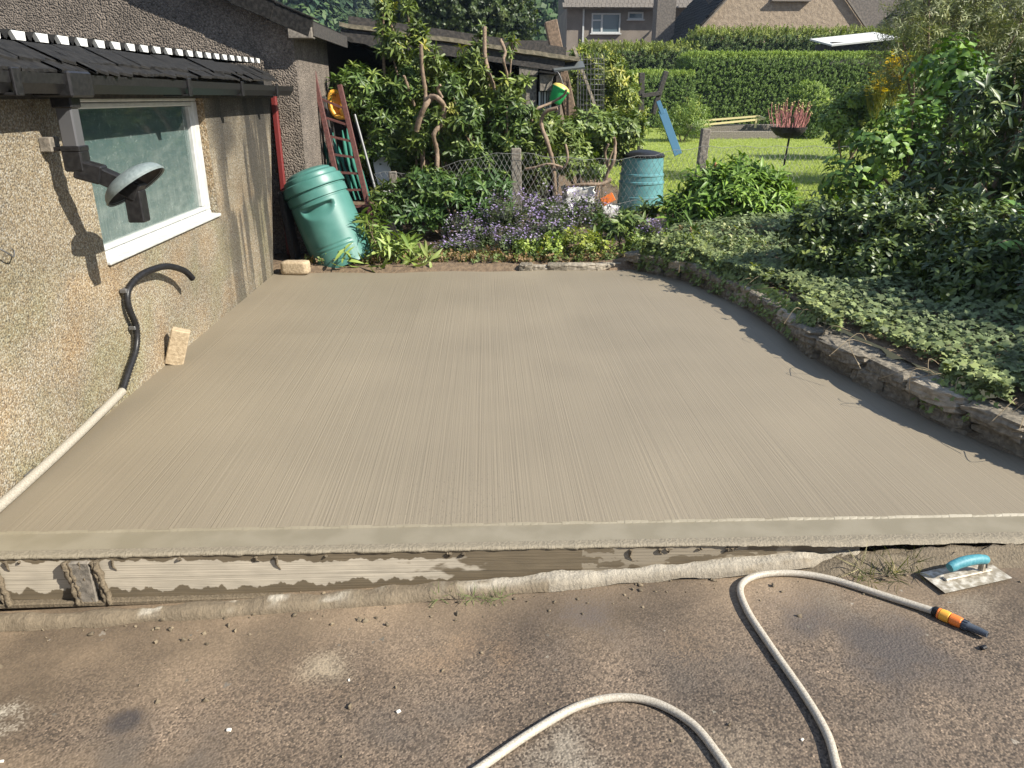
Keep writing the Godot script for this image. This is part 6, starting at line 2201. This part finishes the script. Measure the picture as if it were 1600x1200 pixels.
	for k in 300:   # strands that hang over the wall
		var z := -6.65 + 4.2 * pow(rng.randf(), 1.5)
		if fn.get_noise_2d(wall_x(z) + 0.1, z) < (-0.05 if z > -4.4 else -0.4):
			continue
		var x := wall_x(z)
		var len := rf(0.05, 0.22)
		for j in int(len * 110):
			var f := j / (len * 110.0)
			var p := Vector3(x + 0.03 - 0.08 * f + rf(-0.03, 0.02), 0.19 - len * f * 0.85 + rf(-0.01, 0.02), z + rf(-0.07, 0.07))
			xfs.append(Transform3D(aim(Vector3(-0.8, 0.7 + rf(-0.4, 0.4), rf(-0.3, 0.6)), rf(0, 6)).scaled_local(Vector3.ONE * rf(0.6, 1.1)), p))
			var v := rf(0.7, 1.3)
			cols.append(Color(0.17 * v, 0.23 * v, 0.065 * v))
	tag(multi("ivy", SP.ivy.mesh, M.matt_leaf, xfs, cols, null), "ivy carpeting the raised bed and trailing over the stone wall", "ivy", "", "stuff")
	# ivy runners and dry stalks over the edge
	s = st()
	for k in 26:
		var z := -6.3 + 4.0 * rng.randf()
		var x := wall_x(z)
		var a := Vector3(x + rf(0.0, 0.15), 0.21, z)
		tube(s, smooth([a, a + Vector3(rf(-0.12, -0.04), rf(0.0, 0.05), rf(-0.06, 0.06)), a + Vector3(rf(-0.22, -0.1), rf(-0.13, -0.03), rf(-0.15, 0.15))], 4), 0.0016, 4, false)
	var dry := mat("dry_stalk", lin(0.26, 0.2, 0.12), 0.9)
	tag(obj("dry_runners", s, dry), "thin dry ivy runners poking out over the stone wall", "runners", "", "stuff")
	# shadowed undergrowth that keeps the far right closed
	plant("background_laurel", "dark laurel mass behind the right-hand shrubs", "bush", [[6.0, 1.0, -9.0, 0.9, 0.9, 0.6], [7.2, 1.2, -9.5, 1.0, 1.0, 0.6], [5.2, 0.7, -7.6, 0.6, 0.6, 0.5]], {"sprigs": ["broad"], "per": 60, "lo": Color(0.050, 0.083, 0.020), "hi": Color(0.118, 0.164, 0.033), "tip": Color(0.144, 0.196, 0.045), "girth": 0.03})


func border_plants() -> void:
	plant("peony", "lush bright green peony clump on the raised bed before the lawn", "peony", [[2.44, 0.50, -7.5, 0.48, 0.32, 0.36], [2.02, 0.42, -7.5, 0.30, 0.24, 0.28], [2.82, 0.42, -7.5, 0.32, 0.28, 0.30], [2.48, 0.74, -7.55, 0.24, 0.17, 0.2], [2.20, 0.66, -7.55, 0.26, 0.18, 0.22], [2.7, 0.66, -7.55, 0.24, 0.18, 0.22]], {"sprigs": ["peony"], "size": 0.78, "per": 105, "lo": Color(0.096, 0.180, 0.022), "hi": Color(0.213, 0.328, 0.044), "tip": Color(0.228, 0.326, 0.057), "up": 1.1, "inset": 0.0, "pieces": 290, "girth": 0.006, "stems": 4, "base": Vector3(2.45, 0.16, -7.75), "bark": "soil"})
	plant("daphne", "dark whorled evergreen beside the blue-green bin, over the bellflowers", "shrub", [[1.19, 0.32, -7.2, 0.22, 0.15, 0.17], [1.40, 0.37, -7.25, 0.18, 0.14, 0.16], [1.60, 0.40, -7.6, 0.18, 0.12, 0.14], [1.0, 0.22, -7.1, 0.14, 0.1, 0.12]], {"sprigs": ["peony"], "per": 90, "lo": Color(0.064, 0.108, 0.026), "hi": Color(0.145, 0.200, 0.042), "tip": Color(0.230, 0.275, 0.067), "up": 0.9, "pieces": 220, "girth": 0.006, "size": 0.7, "stems": 3})
	plant("iris", "sword-leaved iris tuft at the bend of the stone wall", "iris", [[1.88, 0.24, -6.75, 0.16, 0.06, 0.12], [2.15, 0.24, -6.75, 0.12, 0.06, 0.1]], {"sprigs": ["blade"], "per": 60, "lo": Color(0.097, 0.172, 0.035), "hi": Color(0.225, 0.300, 0.059), "tip": Color(0.253, 0.308, 0.067), "up": 2.0, "stems": 0, "pieces": 90})
	plant("lady_mantle", "lime green low plant against the back edge of the slab", "plant", [[0.59, 0.15, -6.95, 0.18, 0.10, 0.12], [0.36, 0.11, -6.95, 0.13, 0.07, 0.12]], {"sprigs": ["lime"], "per": 420, "lo": Color(0.129, 0.200, 0.035), "hi": Color(0.306, 0.386, 0.059), "tip": Color(0.368, 0.396, 0.067), "stems": 0, "up": 1.0})
	plant("lime_plant", "yellow-green low plant left of the dark whorled evergreen", "plant", [[0.83, 0.18, -6.98, 0.15, 0.11, 0.13], [1.0, 0.16, -6.95, 0.13, 0.10, 0.12]], {"sprigs": ["lime"], "per": 420, "lo": Color(0.161, 0.215, 0.035), "hi": Color(0.386, 0.429, 0.059), "tip": Color(0.483, 0.462, 0.057), "stems": 0, "up": 1.0})
	plant("stonecrop", "small fleshy green plants at the front of the bed by the wall's start", "plant", [[1.3, 0.13, -6.9, 0.22, 0.07, 0.12], [1.62, 0.19, -6.7, 0.2, 0.07, 0.14], [1.45, 0.20, -7.0, 0.2, 0.1, 0.12]], {"sprigs": ["lime", "obovate"], "per": 260, "lo": Color(0.113, 0.172, 0.035), "hi": Color(0.290, 0.358, 0.071), "tip": Color(0.299, 0.352, 0.095), "stems": 0})
	plant("variegated_plants", "pale speckled low plants between the peony and the bend of the stone wall", "plant", [[1.80, 0.22, -6.45, 0.22, 0.08, 0.2], [2.12, 0.25, -6.15, 0.2, 0.08, 0.2], [1.62, 0.2, -6.62, 0.2, 0.08, 0.14], [2.3, 0.26, -6.7, 0.35, 0.1, 0.25]], {"sprigs": ["lime", "small"], "per": 330, "lo": Color(0.12, 0.17, 0.05), "hi": Color(0.28, 0.34, 0.11), "tip": Color(0.48, 0.50, 0.24), "stems": 0, "up": 1.0, "young": 0.5})
	plant("wall_creeper", "creeping weeds spilling over the stone wall near its bend", "creeper", [[1.42, 0.16, -6.55, 0.2, 0.10, 0.12], [1.66, 0.17, -6.25, 0.18, 0.10, 0.16], [1.84, 0.18, -5.85, 0.14, 0.10, 0.18], [2.0, 0.16, -5.35, 0.11, 0.08, 0.2], [2.03, 0.17, -4.75, 0.11, 0.07, 0.22]], {"sprigs": ["lime", "ivy_sprig"], "per": 300, "lo": Color(0.11, 0.16, 0.05), "hi": Color(0.24, 0.30, 0.09), "tip": Color(0.40, 0.44, 0.16), "stems": 0, "up": 0.7, "depth": 0.5, "inset": 0.02})
	# cut branches heaped by the compost bin
	var o := {"sprigs": ["cut"], "per": 75, "lo": Color(0.129, 0.200, 0.035), "hi": Color(0.322, 0.400, 0.095), "tip": Color(0.368, 0.418, 0.152), "up": 0.1, "jitter": 0.9, "pieces": 290, "depth": 0.35, "stems": 2, "girth": 0.006, "base": Vector3(-1.0, 0.0, -6.92)}
	plant("cut_branches", "heap of freshly cut leafy branches on the ground beside the green compost bin", "cuttings", [[-0.99, 0.11, -6.86, 0.35, 0.12, 0.14], [-1.27, 0.05, -6.80, 0.22, 0.08, 0.12], [-0.73, 0.08, -6.86, 0.22, 0.11, 0.13], [-1.04, 0.22, -6.95, 0.20, 0.11, 0.13]], o)
	plant("propped_branch", "single cut branch propped up against the front of the green compost bin", "cuttings", [[-1.02, 0.40, -6.80, 0.06, 0.10, 0.06]], {"sprigs": ["cut"], "per": 75, "lo": Color(0.129, 0.200, 0.035), "hi": Color(0.258, 0.343, 0.071), "stems": 2, "girth": 0.005, "base": Vector3(-0.92, 0.1, -6.84)})
	# bellflowers
	var xfs := []
	var cols := []
	var gx := []
	var gc := []
	for l in [[-0.12, 0.16, -7.5, 0.25, 0.16, 0.17], [0.22, 0.30, -7.6, 0.26, 0.19, 0.21], [0.60, 0.33, -7.6, 0.31, 0.20, 0.24], [1.0, 0.34, -7.75, 0.25, 0.17, 0.21], [-0.25, 0.07, -7.3, 0.19, 0.08, 0.13], [1.55, 0.22, -7.1, 0.14, 0.08, 0.1], [0.30, 0.15, -7.2, 0.25, 0.12, 0.15], [0.65, 0.22, -7.3, 0.3, 0.14, 0.15]]:
		for i in 62:
			var d := Vector3(rng.randfn(), absf(rng.randfn()) * 0.9, rng.randfn()).normalized() * rf(0.3, 1.45)
			var p := Vector3(l[0] + d.x * l[3], l[1] + d.y * l[4], l[2] + d.z * l[5])
			xfs.append(Transform3D(aim(Vector3(rf(-0.4, 0.4), 1, rf(-0.4, 0.4)), rf(0, 6)).scaled_local(Vector3.ONE * rf(0.5, 0.8)), p))
			var v := rf(0.6, 1.1)
			cols.append(Color(0.40 * v, 0.30 * v, 0.56 * v) if rng.randf() < 0.7 else Color(0.46 * v, 0.38 * v, 0.54 * v))
		for i in 150:
			var d := Vector3(rng.randfn(), rng.randfn(), rng.randfn()).normalized() * rf(0.2, 1.0)
			gx.append(Transform3D(aim(Vector3(rf(-0.6, 0.6), 1, rf(-0.6, 0.6)), rf(0, 6)), Vector3(l[0] + d.x * l[3], maxf(0.05, l[1] - 0.05 + d.y * l[4]), l[2] + d.z * l[5])))
			var v := rf(0.7, 1.3)
			gc.append(Color(0.11 * v, 0.15 * v, 0.06 * v))
	tag(multi("bellflowers", SP.bell.mesh, M.matt_leaf, xfs, cols, null), "drift of small purple bellflowers along the foot of the wire fence", "flowers", "", "stuff")
	tag(multi("bellflower_leaves", SP.lime.mesh, M.matt_leaf, gx, gc, null), "grey-green leaves and stalks under the purple bellflowers", "leaves", "", "stuff")
	# weeds and leaf litter along the back edge
	xfs = []
	cols = []
	for i in 1000:
		var x := rf(-1.6, 2.0)
		var z := -6.78 - absf(rng.randfn()) * 0.22
		xfs.append(Transform3D(aim(Vector3(rf(-1, 1), rf(0.2, 1), rf(-1, 1)), rf(0, 6)).scaled_local(Vector3.ONE * rf(0.4, 1.0)), Vector3(x, ground_y(x, z) + 0.01, z)))
		var v := rf(0.6, 1.3)
		cols.append(Color(0.26 * v, 0.17 * v, 0.08 * v) if rng.randf() < 0.6 else Color(0.12 * v, 0.17 * v, 0.04 * v))
	tag(multi("leaf_litter", SP.lime.mesh, M.matt_leaf, xfs, cols, null), "brown leaf litter and small weeds along the slab's back edge", "litter", "", "stuff")
	xfs = []
	cols = []
	for i in 70:
		var x := rf(1.2, 2.3)
		var z := -6.6 + rf(-0.5, 0.9) * (1.0 if x < 1.9 else 0.4)
		if x < wall_x(z) + 0.02:
			continue
		xfs.append(Transform3D(aim(Vector3(rf(-1, 0.2), rf(0.3, 1), rf(-0.4, 1)), rf(0, 6)).scaled_local(Vector3.ONE * rf(0.6, 1.2)), Vector3(x, ground_y(x, z) + 0.02, z)))
		var v := rf(0.6, 1.3)
		cols.append(Color(0.16 * v, 0.20 * v, 0.06 * v))
	tag(multi("wild_grass", SP.rough_grass.mesh, M.matt_leaf, xfs, cols, null), "wild grass tufts at the bend of the stone wall", "grass", "", "stuff")


func lawn_things() -> void:
	plant("box_ball", "rounded clipped box bush on the lawn before the hedge", "bush", [[8.12, 1.20, -20.0, 0.54, 0.58, 0.57], [8.15, 0.8, -20.0, 0.5, 0.45, 0.5]], {"sprigs": ["hedge"], "per": 560, "lo": Color(0.060, 0.115, 0.019), "hi": Color(0.144, 0.230, 0.038), "tip": Color(0.312, 0.414, 0.067), "young": 0.95, "size": 0.9, "girth": 0.02, "depth": 0.08})
	plant("hedge_foot_shrub", "small bright shrub at the foot of the clipped hedge, left end", "shrub", [[4.95, 0.89, -19.0, 0.37, 0.40, 0.41], [4.49, 0.82, -19.0, 0.31, 0.31, 0.34]], {"sprigs": ["small", "willow"], "per": 160, "lo": Color(0.132, 0.207, 0.033), "hi": Color(0.264, 0.356, 0.057), "tip": Color(0.384, 0.437, 0.076), "size": 1.2})
	plant("yellow_flower_bush", "yellow-flowered shrub right of the round box bush", "shrub", [[7.05, 1.42, -15.0, 0.42, 0.32, 0.40], [7.4, 1.25, -15.0, 0.5, 0.42, 0.47], [6.7, 1.10, -15.0, 0.42, 0.36, 0.33], [7.0, 0.8, -15.0, 0.55, 0.35, 0.4]], {"sprigs": ["broad"], "per": 75, "lo": Color(0.096, 0.161, 0.028), "hi": Color(0.204, 0.287, 0.048), "tip": Color(0.384, 0.414, 0.067), "young": 0.5, "size": 1.3})
	var xfs := []
	var cols := []
	for i in 70:
		var c := Vector3(7.44, 1.66, -14.45) if i % 4 else Vector3(7.15, 1.50, -14.45)
		xfs.append(Transform3D(Basis(Vector3.UP, rf(0, 6)).scaled_local(Vector3.ONE * rf(2.2, 3.4)), c + Vector3(rng.randfn() * 0.05, rng.randfn() * 0.10 - (0.0 if i % 2 else 0.05), rng.randfn() * 0.1)))
		var v := rf(0.8, 1.15)
		cols.append(Color(0.80 * v, 0.56 * v, 0.02))
	tag(multi("yellow_spikes", SP.bell.mesh, M.matt_leaf, xfs, cols, null), "spikes of deep yellow flowers on the shrub right of the box bush", "flowers", "", "stuff")
	# raised bed of sleepers with a cold frame
	var t := thing("sleeper_bed", "low raised bed of grey sleepers at the hedge foot", "raised bed", Vector3(6.5, 0.46, -20.5))
	var s := st()
	bx(s, Vector3(0.1, 0.08, 0.7), Vector3(2.4, 0.2, 0.16), Basis(Vector3.UP, 0.05), 0.01)
	obj("sleeper", s, M.old_wood, t)
	s = st()
	bx(s, Vector3(0.1, 0.20, -0.5), Vector3(2.6, 0.2, 0.16), Basis(Vector3.UP, 0.05), 0.01)
	obj("sleeper", s, M.old_wood, t)
	s = st()
	bx(s, Vector3(-1.05, 0.1, 0.1), Vector3(0.16, 0.2, 1.2), Basis(Vector3.UP, 0.05), 0.01)
	obj("sleeper", s, M.old_wood, t)
	t = thing("cold_frame", "pale yellow-edged cane frame lying on the sleeper bed", "frame", Vector3(6.3, 0.80, -20.5))
	for r in [[Vector3(-0.75, -0.02, 0.4), Vector3(0.85, 0.12, 0.3)], [Vector3(-0.6, 0.06, -0.3), Vector3(0.9, 0.17, -0.35)], [Vector3(-0.75, -0.02, 0.4), Vector3(-0.6, 0.06, -0.3)], [Vector3(0.85, 0.12, 0.3), Vector3(0.9, 0.17, -0.35)], [Vector3(-0.72, -0.15, 0.4), Vector3(-0.72, 0.02, 0.4)], [Vector3(0.62, -0.10, 0.32), Vector3(0.62, 0.12, 0.32)]]:
		s = st()
		bar(s, r[0], r[1], 0.045, 0.045)
		obj("rail", s, mat("straw", lin(0.6, 0.52, 0.25), 0.7) if not M.has("straw") else M.straw, t)
	# planter bowl with pink stems on a pole
	t = thing("bowl_stand", "black wire bowl on a thin iron pole with a dark base", "plant stand", Vector3(3.55, 0.33, -9.2))
	s = st()
	tube(s, [Vector3(-0.02, 0.10, 0), Vector3(0.02, 0.66, 0)], 0.012, 8)
	obj("pole", s, M.black_plastic, t)
	s = st()
	lathe(s, [Vector2(0.0, 0.66), Vector2(0.07, 0.67), Vector2(0.14, 0.70), Vector2(0.19, 0.75), Vector2(0.21, 0.79), Vector2(0.20, 0.79), Vector2(0.13, 0.71), Vector2(0.0, 0.68)], 28, Transform3D.IDENTITY)
	obj("bowl", s, M.dark_wood, t)
	s = st()
	bx(s, Vector3(-0.03, 0.10, 0.02), Vector3(0.34, 0.04, 0.24), Basis(Vector3.UP, 0.15), 0.006)
	bx(s, Vector3(-0.03, 0.0, 0.02), Vector3(0.22, 0.18, 0.18), Basis(Vector3.UP, 0.15), 0.006)
	obj("base", s, M.dark_wood, t)
	s = st()
	for k in 5:
		var a := PI * k / 5.0
		tube(s, [Vector3(cos(a) * 0.04, 0.12, sin(a) * 0.04), Vector3(cos(a) * 0.05, 0.17, sin(a) * 0.05), Vector3(0, 0.22, 0)], 0.004, 4)
	obj("foot_scroll", s, M.wire, t)
	var p := thing("pink_planting", "tuft of upright pink flower stems with pale tops in the wire bowl", "flowers", Vector3(3.55, 1.12, -9.2))
	var sm := mat("pink_stem", lin(0.46, 0.20, 0.17), 0.7)
	var tm := mat("straw_tip", lin(0.36, 0.30, 0.12), 0.8)
	var tip := rock(Vector3(0.018, 0.014, 0.018), 61, 0.1, 2)
	for k in 64:
		var a := rf(0, TAU)
		var r := 0.20 * sqrt(rng.randf())
		s = st()
		var foot := Vector3(cos(a) * r, -0.02, sin(a) * r)
		var top := Vector3(cos(a) * r * 1.35, rf(0.20, 0.33) - r * 0.4, sin(a) * r * 1.35)
		tube(s, [foot, foot.lerp(top, 0.5) + Vector3(rf(-0.03, 0.03), 0, rf(-0.03, 0.03)), top], 0.0038, 5)
		var n := obj("stem", s, sm, p)
		var q := put("seed_head", tip, tm, n)
		q.position = top
	# reddish dead flower stalk on the peony
	s = st()
	tube(s, smooth([Vector3(2.28, 0.5, -7.6), Vector3(2.26, 0.75, -7.6), Vector3(2.24, 0.86, -7.6)], 4), [0.004, 0.004, 0.004, 0.004, 0.006, 0.012, 0.016, 0.014, 0.006], 6)
	tag(obj("poppy_stalk", s, mat("rust_red", lin(0.25, 0.10, 0.05), 0.8)), "rust-coloured dead flower stalk standing above the peony clump", "flower")
